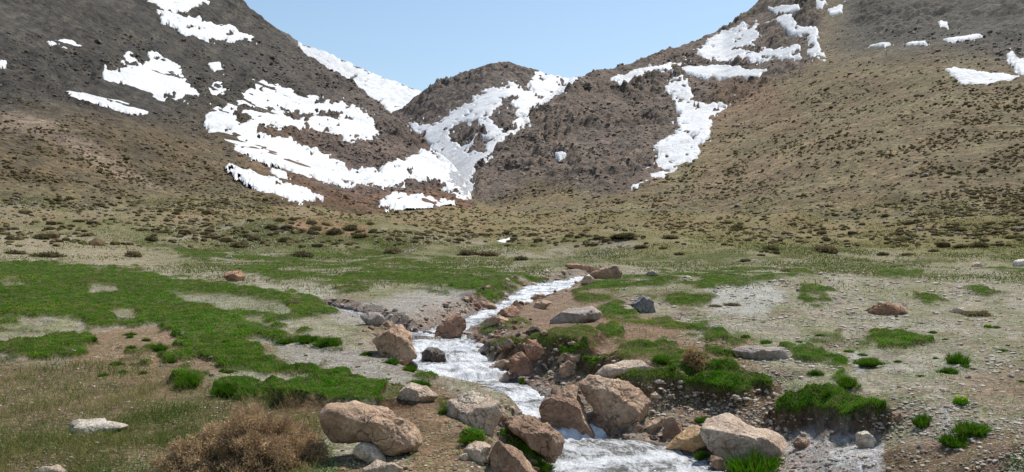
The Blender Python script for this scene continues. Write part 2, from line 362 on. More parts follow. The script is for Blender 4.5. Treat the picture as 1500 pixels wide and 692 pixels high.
# ------------------------------------------------------------------ snowfields
SNOW = [
 ('A', [(205,6),(222,-14),(290,-20),(300,4),(282,20),(250,19),(232,12)], [], 'upper snow patch on the left mountain reaching to the top of the slope'),
 ('A', [(230,23),(260,27),(300,37),(340,44),(371,59),(340,56),(300,56),(262,48),(240,33)], [], 'slanting snow strip on the upper left mountain ending in a point on the right'),
 ('A', [(66,63),(100,59),(132,74),(100,73)], [], 'small pointed snow patch alone on the upper left mountain'),
 ('A', [(58,126),(95,134),(110,123),(158,112),(150,94),(185,101),(174,84),(190,80),(210,94),(222,76),(245,84),(266,100),(292,137),(265,139),(240,134),(250,154),(228,149),(215,149),(195,156),(150,144),(120,139)], [], 'broad ragged snowfield on the middle of the left mountain'),
 ('A', [(296,122),(325,119),(331,125),(311,139)], [], 'small snow patch right of the broad left snowfield'),
 ('A', [(20,106),(42,110),(72,120),(50,119),(28,112)], [], 'thin snow streak at the far left above the broad snowfield'),
 ('A', [(306,88),(322,87),(326,96),(312,98)], [], 'tiny snow patch above the rocks of the left spur'),
 ('A', [(368,110),(398,117),(440,134),(500,150),(532,164),(550,185),(550,206),(515,209),(480,193),(440,187),(405,191),(374,186),(367,195),(395,204),(425,211),(450,224),(490,239),(520,251),(560,257),(590,239),(620,224),(634,227),(642,240),(667,254),(692,274),(692,291),(665,286),(640,269),(615,263),(590,266),(560,273),(520,271),(480,266),(440,259),(405,246),(370,226),(328,201),(301,183),(303,159),(335,154),(352,164),(384,159),(350,150),(356,130)],
        [[(395,150),(425,160),(470,158),(500,168),(470,172),(430,168)],[(330,165),(362,172),(380,180),(350,182)],[(500,225),(540,232),(575,240),(540,246)]], 'largest snowfield sprawling down the rocky spur of the left mountain'),
 ('A', [(336,248),(365,261),(400,269),(440,281),(466,292),(455,301),(430,301),(395,289),(358,271)], [], 'low elongated snow patch on brown scree below the largest snowfield'),
 ('A', [(560,301),(578,287),(610,294),(664,305),(650,311),(600,310)], [], 'lowest snow patch at the foot of the gully in the valley'),
 ('A', [(396,256),(420,259),(424,270),(404,266)], [], 'small snow scrap between two long snowfields on the brown scree'),
 ('A', [(-30,84),(8,86),(10,92),(-30,93)], [], 'snow scrap at the left edge of the left mountain'),
 ('B', [(436,64),(480,80),(530,103),(580,122),(636,142),(640,165),(612,180),(590,178),(560,155),(520,134),(480,108),(445,86)], [], 'smooth steep snowfield below the left ridge behind the rocky spur'),
 ('CDA', [(783,107),(800,111),(846,114),(841,125),(801,150),(776,165),(771,180),(741,205),(721,220),(701,241),(691,262),(689,291),(668,286),(658,265),(643,226),(613,196),(598,184),(640,184),(665,164),(690,149),(700,139),(720,129),(755,124),(760,129),(780,129)],
        [[(650,199),(670,184),(700,177),(706,194),(692,205),(665,210)],[(712,176),(735,154),(745,144),(762,159),(755,186),(738,194),(720,181)],[(684,216),(700,199),(726,204),(710,222),(690,222)],[(786,143),(796,142),(795,150),(787,150)]], 'branching snowfield filling the gully of the central hill with rock islands'),
 ('D', [(891,118),(930,107),(985,91),(1011,91),(992,103),(950,111),(910,123)], [], 'narrow snow strip just below the right ridge nearest the central gap'),
 ('D', [(1018,75),(1060,49),(1105,33),(1114,50),(1096,62),(1110,74),(1166,69),(1172,82),(1125,89),(1080,93),(1050,93),(1028,81)], [[(1082,66),(1100,66),(1118,76),(1098,80)]], 'blocky snowfield high on the right mountain under the ridge'),
 ('D', [(1122,30),(1150,23),(1192,44),(1208,88),(1190,80),(1185,58),(1150,40)], [], 'streaky snow patch right of the blocky high snowfield'),
 ('D', [(996,104),(1040,102),(1122,102),(1112,111),(1060,117),(1012,117)], [], 'horizontal snow band under the blocky high snowfield'),
 ('D', [(983,125),(1005,119),(1017,149),(1069,150),(1047,166),(1037,196),(1037,211),(1007,236),(987,242),(960,254),(928,270),(943,250),(965,234),(955,224),(985,209),(990,190),(1000,164),(988,145),(973,135)], [[(1003,198),(1022,203),(1015,216),(1004,210)]], 'long snow tongue running down the right mountain to the scree'),
 ('D', [(1275,65),(1306,66),(1296,72)], [], 'small snow scrap below the dark crag on the right'),
 ('D', [(1328,68),(1355,65),(1359,74)], [], 'small snow scrap between the dark crag and the longer right streaks'),
 ('D', [(1381,62),(1435,59),(1441,64),(1400,67)], [], 'thin level snow streak on the dark upper right slope'),
 ('D', [(1383,105),(1430,105),(1492,108),(1480,115),(1430,120),(1408,117)], [], 'lens shaped snow patch low on the upper right slope'),
 ('D', [(1474,88),(1502,92),(1530,104),(1498,104)], [], 'snow scrap at the right edge above the lens shaped patch'),
 ('D', [(1128,12),(1165,9),(1171,18),(1138,21)], [], 'snow scrap close to the right skyline at the top of the photo'),
 ('D', [(1196,3),(1211,3),(1206,14),(1198,12)], [], 'first of two tiny snow scraps at the top right of the skyline'),
 ('D', [(1214,10),(1233,8),(1232,18),(1216,18)], [], 'second of two tiny snow scraps at the top right of the skyline'),
 ('D', [(1374,34),(1386,33),(1388,40),(1376,40)], [], 'tiny snow scrap above the thin level streak on the right'),
 ('D', [(812,230),(829,231),(819,237)], [], 'tiny lone snow scrap on the rocky flank left of the long snow tongue'),
]
SM = []; snowm = np.zeros_like(zs); specks = np.zeros(zs.shape, bool)
hol = noise2(PXG/17, py0/8, 151)+.7*noise2(PXG/7, py0/3.6, 152)+.3*noise2(PXG/3.2, py0/1.9, 153)
spn = noise2(PXG/6.5, py0/3.2, 131)+.5*noise2(PXG/2.6, py0/1.6, 132)
for hs, P, holes, lab in SNOW:
    d = sdpoly(wpx, wpy, P, 50)
    for H in holes: d = np.minimum(d, -sdpoly(wpx, wpy, H, 60))
    small = (max(p[1] for p in P)-min(p[1] for p in P)) < 16
    if small: d = sdpoly(lerp(PXG, wpx, .45), lerp(py0, wpy, .45), P, 50)+1.2
    else: d = d+2.5; d = np.where(d > -50, np.minimum(d, (.46+np.clip(d, 0, 40)*.034-hol)*9), d)
    d = np.where(np.isin(comp, [CID[h] for h in hs]) & (YY > 70), d, -999)
    specks |= (d > -17) & (d < -1) & (spn > .42+(-d)*.028)
    SM.append((np.clip(d/(1.8 if small else 3.2), -1, 1)).astype(np.float32)); snowm = np.maximum(snowm, np.clip(SM[-1], 0, 1))
for h, P, v in ROCKY:
    d = sdpoly(wpx, wpy, P, 60); rocky = np.where(comp == CID[h], np.maximum(rocky, v*sstep(-14, 14, d)), rocky)
rocky = np.where(far, rocky, 0)
rr = YR > 60; Xm, Ym = XX[rr]+wx[rr]*.4, YY[rr]+wy[rr]*.4
def ridged(x, y, seed): return 1-2*np.abs(noise2(x, y, seed))
broad = noise2(Xm/70, Ym/90, 21)*3.2+noise2(Xm/30, Ym/38, 22)*1.4
def billow(x, y, seed): return np.abs(noise2(x, y, seed))*2.4-.75
cragl = ridged(Xm/24, Ym/29, 31)*1.9+billow(Xm/11, Ym/13, 32)*1.3
cragh = billow(Xm/5.2, Ym/6, 33)*.95+billow(Xm/2.6, Ym/3, 35)*.5+noise2(Xm/1.3, Ym/1.6, 34)*.2
cmod = .5+.95*sstep(-.35, .4, noise2(Xm/46, Ym/60, 36)); crag = .85*(cragl+cragh*(1-.75*snowm[rr]))*cmod
fine = noise2(Xm/9, Ym/11, 41)*.5+noise2(Xm/3.6, Ym/4.2, 42)*.32+noise2(Xm/1.7, Ym/2.2, 43)*.2
amp = sstep(80, 240, Ym)
hillm = np.clip((zs-base)[rr]/4, 0, 1)
zc_noise = np.zeros_like(zs)
spn2 = noise2(XX/15, YY/17, 141)+.45*noise2(XX/5, YY/6, 142)-.2*sstep(.6,1,snowm)
zc_noise[rr] = hillm*(broad*amp*.8 + (fine*(.35+.65*amp)) + crag*rocky[rr]*(.4+.6*amp)*(1-.9*sstep(.0,.5,snowm[rr])*(1-.85*sstep(.22,.75,spn2[rr])))*np.clip(Ym/350, .4, 1.3))
zsm = zs.copy(); zsm[rr] += hillm*broad*amp*.8
# ---- valley floor relief
g = YR < 260; Xg, Yg = XX[g], YY[g]
gn = noise2(Xg/11, Yg/14, 51)*.16+noise2(Xg/3.1, Yg/3.7, 52)*.075+noise2(Xg/1.1, Yg/1.2, 53)*.035
gn += np.where(Yg < 40, noise2(Xg/.42, Yg/.45, 54)*.017+noise2(Xg/.17, Yg/.18, 55)*.008, 0)
gn += (noise2(Xg/24, Yg/30, 56)*sstep(24, 80, Yg)*1.9 + noise2(Xg/9, Yg/12, 57)*sstep(18, 60, Yg)*.6)*(1-.75*np.exp(-((PXG[g]-740)/110)**2))+noise2(Xg/2.6, Yg/3, 58)*sstep(18, 60, Yg)*.1
zfl = zs.copy(); zfl[g] += gn*(1-.6*sstep(100, 260, Yg))
# ---- the stream: centre line in (column, row, depth), radius in metres
STREAM = [(888,402,33.5,0.37),(850,411,31,0.48),(812,420,28,0.90),(776,438,24,0.64),(757,447,22,0.53),(705,468,18.5,0.39),(655,487,15.5,0.45),(645,505,13.8,0.63),
          (662,540,11.8,0.68),(715,572,10.6,0.63),(765,594,9.9,0.51),(812,620,9.2,0.31),(845,650,8.75,0.43),(905,672,8.15,0.77),(952,712,7.3,0.87),(1000,790,6,0.81),(1060,905,4.9,0.81),(1150,1065,3.9,0.81),(1300,1350,2.9,0.81)]
def spline(nodes, step):
    P = np.array([[*wpt(a, b, c), r] for a, b, c, r in nodes]); out = []
    Q = np.vstack([2*P[0]-P[1], P, 2*P[-1]-P[-2]])
    for k in range(1, len(Q)-2):
        n = max(2, int(np.linalg.norm(Q[k+1,:2]-Q[k,:2])/step)); u = (np.arange(n)/n)[:, None]
        a, b, c, d = Q[k-1], Q[k], Q[k+1], Q[k+2]
        p = .5*(2*b+(c-a)*u+(2*a-5*b+4*c-d)*u*u+(3*b-3*c+d-a)*u**3)
        p[:, 2] = (b[2]+(c[2]-b[2])*u[:, 0]); out.append(p)
    out.append(P[-1:]); return np.vstack(out)
def ribbon_dist(X, Y, S):                        # distance, water level and radius from a sampled centre line
    d2 = np.full(X.shape, 1e9, np.float32); zw = np.zeros_like(X); rad = np.ones_like(X)
    for k in range(len(S)-1):
        a, b = S[k], S[k+1]; e = b[:2]-a[:2]; L = e@e+1e-9
        t = np.clip(((X-a[0])*e[0]+(Y-a[1])*e[1])/L, 0, 1)
        d = (X-a[0]-t*e[0])**2+(Y-a[1]-t*e[1])**2; m = d < d2
        d2 = np.where(m, d, d2); zw = np.where(m, a[2]+(b[2]-a[2])*t, zw); rad = np.where(m, a[3]+(b[3]-a[3])*t, rad)
    return np.sqrt(d2), zw, rad
S0 = spline(STREAM, .5)
SIDE = [(478,449,20.5,.16),(500,455,19.5,.3),(525,462,18,.3),(545,474,16.6,.2),(585,486,15.4,.2),(630,494,14.6,.3)]
FARW = [(752,349,108,.7),(738,353,100,.9),(734,357,93,.8),(747,363,84,.8),(756,368,77,.6)]
wetb = np.zeros_like(zs); bank = np.zeros_like(zs); chan = np.full_like(zs, 99)
for nodes, stp, bw0 in ((STREAM, .5, .55), (SIDE, .5, .3), (FARW, 3, 1.0)):
    Sx = spline(nodes, stp)
    yl, yh = Sx[:,1].min()-2, Sx[:,1].max()+2
    rsel = np.where((YR > yl) & (YR < yh))[0]
    xl, xh = Sx[:,0].min()-4, Sx[:,0].max()+4
    sub = np.s_[rsel[0]:rsel[-1]+1, :]
    Xs, Ys = XX[sub], YY[sub]; m = (Xs > xl) & (Xs < xh)
    d, zw, rad = ribbon_dist(Xs[m]+noise2(Xs[m]/.5, Ys[m]/.5, 61)*.1, Ys[m]+noise2(Xs[m]/.5+7, Ys[m]/.5, 62)*.1, Sx)
    cut = zfl[sub][m]; n = noise2(Xs[m]/.7, Ys[m]/.7, 63)*.25
    bw = bw0*(1+n+.4*(rad-.4))
    if stp == .5 and bw0 > .5:
        right = sstep(-.1, .5, Xs[m]-np.interp(Ys[m], Sx[::-1,1], Sx[::-1,0])); low = 1-sstep(9.6, 11.5, Ys[m])
        bw = bw*(1+low*(right*2.3+.25))
    prof = sstep(0, 1, (d-rad)/bw)
    shelf = zw+.05+noise2(Xs[m]/.3, Ys[m]/.3, 64)*.04
    bed = zw-.26*np.clip(1-d/rad, 0, 1)**.6-.03
    zz = np.where(d < rad, lerp(bed, shelf, sstep(.75, 1.0, d/rad)), lerp(shelf, cut, prof))
    a = zfl[sub]; a[m] = zz; zfl[sub] = a
    a = bank[sub]; a[m] = np.maximum(a[m], 1-sstep(.2, 1.5, (d-rad)/np.minimum(bw, .8))); bank[sub] = a
    a = chan[sub]; a[m] = np.minimum(a[m], d-rad); chan[sub] = a
# ---- ground cover, from outlines traced on the photograph and carried onto the ground
pyf = proj_y(zfl); near = YY < 160
nx1 = PXG+noise2(PXG/40, pyf/16, 71)*9+noise2(PXG/13, pyf/5, 72)*5+noise2(PXG/4.5, pyf/2.2, 73)*2.4
ny1 = pyf+noise2(PXG/40+5, pyf/16, 74)*3.5+noise2(PXG/13+5, pyf/5, 75)*2+noise2(PXG/4.5+5, pyf/2.2, 76)*1.1
TURF = [  # (outline, raise in metres, strength)
 ([(-400,400),(-100,388),(0,384),(60,379),(120,388),(200,394),(260,405),(330,412),(400,420),(460,432),(500,456),(430,468),(385,478),(425,486),(495,493),(498,507),(430,505),(370,497),(390,515),(430,528),(480,540),(512,546),(500,553),(450,548),(390,548),(330,540),(300,520),(262,500),(250,482),(200,476),(160,478),(90,474),(40,470),(-20,474),(-400,480)], .06, 1),
 ([(-60,482),(60,480),(130,488),(145,505),(100,522),(30,520),(-60,512)], .05, .9),
 ([(195,355),(300,362),(400,374),(480,366),(560,364),(640,376),(720,390),(780,404),(832,409),(790,418),(752,433),(700,428),(620,424),(560,416),(500,430),(470,425),(400,412),(330,393),(260,374)], .06, .95),
 ([(530,392),(640,395),(740,418),(752,432),(720,436),(690,424),(600,412)], .12, 1),
 ([(310,560),(325,548),(400,556),(470,548),(540,556),(588,566),(580,578),(520,588),(440,582),(400,576),(345,580),(315,574)], .10, 1),
 ([(240,548),(270,540),(305,548),(300,562),(255,566)], .05, 1), ([(232,520),(262,516),(280,524),(250,530)], .04, 1), ([(180,508),(230,515),(215,524),(185,520)], .04, .9), ([(215,502),(262,506),(290,512),(270,517),(220,514)], .04, .9),
 ([(836,424),(870,408),(930,402),(1000,396),(1100,389),(1178,391),(1200,400),(1130,410),(1062,420),(1045,440),(1020,453),(985,450),(960,436),(915,430),(880,440),(850,440)], .08, .97),
 ([(876,448),(905,443),(940,455),(965,462),(900,466),(880,460)], .06, 1),
 ([(860,480),(880,472),(930,474),(932,486),(900,492),(862,490)], .10, 1),
 ([(806,508),(835,494),(868,496),(864,508),(830,514)], .12, 1),
 ([(896,503),(930,494),(975,496),(1012,498),(1010,506),(960,511),(905,512)], .06, 1),
 ([(992,472),(1030,468),(1055,476),(1040,484),(1000,482)], .05, 1), ([(1010,488),(1060,484),(1095,494),(1088,504),(1040,503)], .05, 1),
 ([(846,524),(870,514),(905,514),(900,522),(860,534)], .12, 1), ([(955,522),(975,518),(982,530),(960,532)], .05, 1),
 ([(980,512),(1010,508),(1030,516),(1040,526),(1070,516),(1090,532),(1115,548),(1060,554),(1010,556),(960,556),(990,540)], .05, 1),
 ([(1034,508),(1060,508),(1078,522),(1050,524)], .05, 1),
 ([(1172,415),(1200,413),(1226,424),(1200,432),(1176,430)], .07, 1), ([(1176,436),(1205,434),(1220,445),(1185,447)], .06, 1),
 ([(1275,392),(1310,388),(1348,394),(1340,406),(1300,408)], .05, 1), ([(1338,432),(1370,430),(1386,440),(1360,443)], .05, 1),
 ([(1408,420),(1440,417),(1480,430),(1450,437),(1420,432)], .06, 1), ([(1438,392),(1500,386),(1560,398),(1470,404)], .05, .9),
 ([(1275,494),(1300,484),(1340,490),(1362,500),(1330,508),(1290,507)], .05, 1),
 ([(1145,508),(1180,504),(1218,512),(1240,528),(1200,536),(1160,528)], .05, 1), ([(1240,510),(1275,500),(1265,516)], .03, .9),
 ([(1257,524),(1280,521),(1294,530),(1270,537)], .04, 1), ([(1180,484),(1230,488),(1222,502),(1190,498)], .03, .6), ([(1050,484),(1092,486),(1094,500),(1060,500)], .03, .5),
 ([(1217,552),(1240,548),(1276,560),(1262,574),(1230,566)], .06, 1),
 ([(1100,392),(1290,380),(1500,372),(1700,370),(1700,384),(1500,384),(1350,388),(1180,404)], .04, .55),
 ([(880,380),(1050,366),(1300,356),(1300,366),(1100,384),(960,396)], .04, .5),
 ([(280,322),(400,312),(560,352),(740,386),(860,372),(900,380),(860,398),(700,372),(560,362),(420,350)], .03, .45),
 ([(640,596),(650,590),(660,598),(650,606)], .02, .8), ([(670,634),(690,630),(712,644),(690,650)], .03, 1),
 ([(735,632),(752,640),(772,650),(800,676),(812,692),(790,692),(765,668),(742,650)], .03, 1),
 ([(100,590),(180,570),(330,590),(300,640),(160,660),(0,692),(-60,640)], .01, .25),
 ([(858,454),(905,458),(960,464),(1040,470),(1000,480),(900,474)], .05, .8), ([(870,512),(930,506),(1000,512),(990,534),(940,538),(890,528)], .05, .75), ([(700,470),(760,462),(800,468),(760,480),(715,486)], .05, .6),
 ([(594,560),(612,556),(626,566),(610,574)], .03, .9), ([(604,540),(626,538),(636,552),(616,556)], .03, .9), ([(552,528),(575,524),(590,534),(566,540)], .03, .9),
]
BLUFF = [  # raised turf with a cut earth face towards the stream: (outline of its top, height, how green)
 ([(706,500),(740,492),(800,484),(860,474),(880,484),(862,494),(830,496),(806,512),(770,500),(730,508),(712,514)], 0.188, .62),
 ([(812,510),(860,500),(868,506),(842,522),(820,522)], 0.094, 1.00),
 ([(848,528),(905,515),(900,526),(866,538)], 0.103, 1.00),
 ([(868,548),(920,540),(960,538),(1006,546),(1004,556),(950,562),(915,556),(880,560)], 0.122, 0.71),
 ([(1000,556),(1040,548),(1095,540),(1136,552),(1134,566),(1080,574),(1040,570),(1004,568)], 0.169, 1.00),
 ([(1134,586),(1160,572),(1220,570),(1262,578),(1300,592),(1290,602),(1240,606),(1180,602),(1140,596)], 0.225, 1.00),
 ([(395,566),(470,552),(560,560),(588,568),(582,580),(520,588),(440,582),(400,578)], 0.122, 1.00),
 ([(688,426),(752,424),(756,434),(716,440)], 0.234, 1.00), ([(568,566),(600,568),(612,576),(585,584),(560,582)], 0.094, 0.51),
]
turf = np.zeros_like(zs); raise_ = np.zeros_like(zs); cutf = np.zeros_like(zs)
nearr = YR < 150
sl_n = np.s_[:int(nearr.sum()), :]
nx, ny = nx1[sl_n], ny1[sl_n]; Yn = YY[sl_n]
edge = (noise2(XX[sl_n]/1.3, Yn/1.9, 86)*8+noise2(XX[sl_n]/.38, Yn/.5, 87)*6+noise2(PXG[sl_n]/26, pyf[sl_n]/7, 89)*6)*np.clip(14/Yn, .6, 1.1)
brk = noise2(XX[sl_n]/2.6, Yn/3.8, 261)+.6*noise2(XX[sl_n]/.9, Yn/1.2, 262)
tv = turf[sl_n]; rv = raise_[sl_n]
for P, h, v in TURF:
    d = sdpoly(nx, ny-h*F/Yn*.6, P, 40)+edge; e = sstep(-4, 6.5, d)
    e = e*(1 if v == 1 else lerp(1, sstep(-.42, .12, brk), .92)); tv[:] = np.maximum(tv, v*e); rv[:] = np.maximum(rv, h*.6*sstep(-4, 9, d))
for P, v in (([(255,430),(330,434),(415,446),(420,460),(340,458),(280,446)], .75), ([(128,420),(172,420),(170,429),(134,429)], .9), ([(166,458),(196,456),(198,471),(172,472)], .9), ([(28,466),(80,466),(125,474),(120,489),(40,484)], .95), ([(0,414),(30,412),(36,420),(4,424)], .7), ([(360,470),(384,468),(392,478),(366,480)], .8)):
    tv *= 1-v*sstep(-6, 5, sdpoly(nx, ny, P, 30)+edge*.5)
dirtb = np.zeros_like(tv)
for P, h, v in BLUFF:
    d = sdpoly(PXG[sl_n]+.55*(nx-PXG[sl_n]), pyf[sl_n]+.55*(ny-pyf[sl_n])-h*F/Yn*(.9+.25*noise2(PXG[sl_n]/25,Yn*0,88)), P, 30)
    d = d+edge*.35; e = .4*sstep(-16, 1, d)+.6*sstep(-5, 3, d); e *= .8+.3*noise2(XX[sl_n]/.6, Yn/.6, 266)
    rv[:] = np.maximum(rv, h*e); tv[:] = np.where(d > -1.0, v*sstep(.3, 3, d), tv)
    dirtb[:] = np.maximum(dirtb, sstep(-16, -2, d)*(1-sstep(0, 2, d)))
ck = sstep(0, .12, chan[sl_n]); tv *= sstep(-.02, .1, chan[sl_n])
hum = (noise2(XX[sl_n]/.35, Yn/.35, 81)*.5+.5)*.075+(noise2(XX[sl_n]/.9, Yn/.9, 82)*.5+.5)*.07
zt = zfl.copy(); zt[sl_n] += ck*(rv+tv**2*(hum-.03)*(rv > 0.005))
zt += zc_noise
ZT = zt
PYT = proj_y(ZT)
# ---- lookups: photo point -> depth on the visible ground; world point -> height
PYG = np.arange(-40, 782, 1.0)
i0, i1 = np.searchsorted(PXC, -210), np.searchsorted(PXC, 1709)
cols = np.arange(i0, i1, 2); VIS = np.zeros((len(PYG), len(cols)), np.float32)
r0 = np.searchsorted(YR, 3.5)
for k, c in enumerate(cols):
    q = np.minimum.accumulate(PYT[r0:, c]); nw = np.concatenate([[True], np.diff(q) < -1e-4])
    VIS[:, k] = np.interp(PYG, q[nw][::-1], YR[r0:][nw][::-1], left=np.nan)
def depth_at(px, py):
    a = np.clip((np.asarray(py, float)-PYG[0]), 0, len(PYG)-1.01); b = np.clip((np.asarray(px, float)-PXC[i0])/3.0, 0, len(cols)-1.01)
    a0 = a.astype(int); b0 = b.astype(int)
    return np.where(np.isnan(VIS[a0, b0]), np.nan, VIS[np.minimum(a0+(a-a0 > .5), len(PYG)-1), np.minimum(b0+(b-b0 > .5), len(cols)-1)])
def grid_at(G, X, Y):
    X = np.asarray(X, float); Y = np.asarray(Y, float)
    fi = np.interp(Y, YR, np.arange(NR)); fj = np.interp(CX+F*X/Y, PXC, np.arange(NC))
    i = np.minimum(fi.astype(int), NR-2); j = np.minimum(fj.astype(int), NC-2); u = fi-i; v = fj-j
    return (G[i,j]*(1-u)+G[i+1,j]*u)*(1-v)+(G[i,j+1]*(1-u)+G[i+1,j+1]*u)*v
def ground_pt(px, py):
    Y = depth_at(px, py); X = (np.asarray(px, float)-CX)/F*Y
    return X, Y, grid_at(ZT, X, Y)
# ---- surface colours (bare material colour only)
def C(*a): return np.array(a, np.float32)
colr = np.zeros((NR, NC, 3), np.float32)
wetm = np.zeros_like(zs)
big = noise2(PXG/70, pyf/26, 91)[..., None]; med = noise2(PXG/22, pyf/9, 92)[..., None]
gn1 = noise2(XX/1.6, YY/2.2, 191)+.7*noise2(XX/.5, YY/.6, 192)
gravel = lerp(C(.235,.212,.16), C(.165,.165,.095), sstep(-.5, .6, big+.5*med)); gravel = lerp(gravel, C(.15,.112,.072), sstep(.35, .95, gn1)[..., None]*.75); gravel = lerp(gravel, C(.27,.26,.22), sstep(.4, 1.0, -gn1)[..., None]*.6)
wn = noise2(XX/9, YY/13, 93)+.8*noise2(XX/3.1, YY/4.4, 94)+.5*noise2(XX/1.2, YY/1.7, 95); wn2 = noise2(XX/17+30, YY/24, 98)+.5*noise2(XX/5, YY/7, 99)
fargr = lerp(lerp(C(.075,.098,.026), C(.14,.132,.06), sstep(-.7, .0, wn)[..., None]), lerp(C(.215,.195,.14), C(.135,.088,.052), sstep(.1, .6, wn2)[..., None]), sstep(.0, .55, wn)[..., None])
colr[:] = lerp(gravel, fargr, sstep(22, 70, YY)[..., None]*(.75+.25*np.clip((PXG-300)/500, 0, 1))[..., None])
ZONE = [  # (outline, colour, softness in px, strength, wetness)
 ([(560,596),(640,560),(740,620),(730,660),(690,720),(690,760),(380,760),(470,668),(600,680)], C(0.152,0.100,0.059), 10, .95, 0),
 ([(690,486),(760,470),(880,452),(1000,470),(1010,500),(1100,500),(1110,560),(1150,600),(1180,640),(1000,630),(950,570),(860,556),(800,566),(720,560)], C(0.167,0.107,0.070), 12, .9, 0),
 ([(125,484),(250,478),(345,488),(400,510),(330,545),(200,565),(90,545)], C(0.175,0.118,0.073), 10, .9, 0),
 ([(1255,720),(1290,650),(1420,640),(1600,610),(1700,760),(1300,760)], C(.125,.078,.047), 14, .8, 0),
 ([(1380,560),(1460,540),(1600,540),(1600,610),(1450,600)], C(0.160,0.111,0.070), 14, .7, 0),
 ([(-400,540),(60,528),(300,556),(480,596),(470,760),(-400,760)], C(0.156,0.115,0.063), 14, .9, 0),
 ([(390,318),(430,322),(470,318),(545,332),(540,348),(490,346),(440,338)], C(0.251,0.148,0.091), 5, .9, 0),
 ([(700,440),(850,415),(930,440),(880,470),(700,500)], C(0.182,0.122,0.087), 8, .85, 0),
 ([(405,506),(500,508),(560,524),(620,556),(585,566),(500,548),(430,530)], C(0.236,0.215,0.182), 6, .9, .35),
 ([(380,420),(470,424),(480,440),(440,446),(380,440)], C(0.258,0.259,0.196), 6, .7, .3),
 ([(255,436),(340,440),(440,452),(430,470),(300,458)], C(0.274,0.274,0.196), 6, .6, .2),
 ([(470,452),(560,440),(640,420),(700,425),(752,436),(700,456),(640,474),(560,478),(500,470)], C(0.228,0.211,0.182), 8, .9, .35),
 ([(1040,420),(1085,410),(1140,416),(1145,440),(1120,462),(1040,460)], C(0.258,0.252,0.224), 8, .8, .45),
 ([(1150,645),(1180,632),(1240,636),(1292,644),(1286,720),(1290,760),(1140,760)], C(.33,.32,.31), 6, 1, .8),
 ([(1376,596),(1392,592),(1396,640),(1380,640)], C(0.182,0.178,0.154), 4, .9, .9),
 ([(1248,520),(1268,518),(1272,548),(1252,546)], C(0.228,0.222,0.196), 4, .7, .7),
 ([(-200,396),(0,345),(120,345),(250,378),(200,396),(60,380)], C(0.236,0.200,0.133), 14, .8, 0),
 ([(1000,300),(1500,285),(1700,285),(1700,380),(1400,378),(1100,372),(900,380)], C(0.167,0.148,0.066), 18, .7, 0),
]
sn = np.s_[:int((YR < 260).sum()), :]
ax, ay = nx1[sn], ny1[sn]; cv = colr[sn]; wv = wetm[sn]
for P, c, sft, v, w in ZONE:
    d = sdpoly(ax, ay, P, 40); e = (v*sstep(-sft, sft, d))
    cv[:] = lerp(cv, c, e[..., None]); wv[:] = np.maximum(wv*(1-e*.6), w*e)
bk = bank[sn][..., None]
bcol = lerp(C(.165,.108,.075), C(.22,.19,.155), sstep(-.4, .5, noise2(PXG[sn]/16, pyf[sn]/7, 95))[..., None])
cv[:] = lerp(cv, bcol, bk*.85)
wv[:] = np.maximum(wv, (1-sstep(-.02, .18, chan[sn]))*.9)
cv[:] = np.where((chan[sn] < .08)[..., None], cv*.55, cv)          # stones that stay under water are a darker, soaked stone
cv *= lerp(.88, .80, sstep(20, 60, YY[sn]))[..., None]; fl_ = sdpoly(PXG[sn], pyf[sn], [(-400,540),(60,528),(300,556),(480,596),(470,760),(-400,760)], 40); cv *= (1-.2*sstep(-20, 20, fl_))[..., None]
a = colr[sl_n]; a[:] = lerp(a, C(.062,.036,.022), dirtb[..., None]*.9); a[:] = lerp(a, C(.03,.045,.008), np.clip(tv*1.15, 0, 1)[..., None])
wv[:] *= (1-turf[sn])
# hills
hp = hillm[..., None]; hx, hy = wpx[rr], wpy[rr]; cm = comp[rr]
hc = np.zeros(hillm.shape+(3,), np.float32)
tone = noise2(hx/60, hy/25, 96)[..., None]; tone2 = noise2(hx/18, hy/9, 97)[..., None]
lowA = lerp(C(.115,.083,.045), C(.09,.07,.042), sstep(-.4, .5, tone)); redA = C(.145,.075,.045); upA = lerp(C(.036,.034,.031), C(.064,.056,.046), sstep(-.4,.6,tone2))
a_ = lerp(lowA, redA, (sstep(330, 470, hx)*sstep(150, 220, hy))[..., None]*.8)
a_ = lerp(a_, upA, (1-sstep(130, 215, hy+20*tone[...,0]))[..., None]*.9)
a_ = lerp(a_, lerp(C(.12,.093,.075), C(.085,.07,.06), sstep(-.3,.4,tone2)), rocky[rr][..., None]*sstep(360,520,hx)[..., None]*.8)
a_ = lerp(a_, C(.165,.138,.07), sstep(255, 300, hy)[..., None]*(1-sstep(300, 480, hx))[..., None]*.8)
pale = sdpoly(hx, hy, [(0,165),(60,178),(130,210),(190,245),(240,268),(200,262),(120,232),(60,205),(0,188)], 30)
a_ = lerp(a_, C(.27,.20,.145), sstep(-8, 8, pale)[..., None]*.6)
d_ = lerp(C(.155,.113,.060), C(.15,.121,.062), sstep(-.4, .5, tone))
d_ = lerp(d_, lerp(C(.135,.10,.075), C(.10,.078,.06), sstep(-.3,.4,tone2)), np.clip(rocky[rr]*1.1, 0, 1)[..., None])
d_ = lerp(d_, C(.075,.068,.056), (sstep(1180, 1260, hx)*(1-sstep(60, 110, hy)))[..., None]*.85)
d_ = lerp(d_, C(.17,.105,.062), (sstep(1020,1060,hx)*(1-sstep(1120,1190,hx))*sstep(110,130,hy)*(1-sstep(160,200,hy)))[..., None]*.7)
trk = sdpoly(hx, hy, [(1010,262),(1090,235),(1190,215),(1215,236),(1150,262),(1080,272)], 30)
d_ = lerp(d_, C(.22,.155,.09), sstep(-12, 10, trk)[..., None]*.5)
c_ = lerp(C(.125,.098,.08), C(.09,.073,.062), sstep(-.3, .4, tone2))
b_ = c_*0+C(.12,.105,.09)
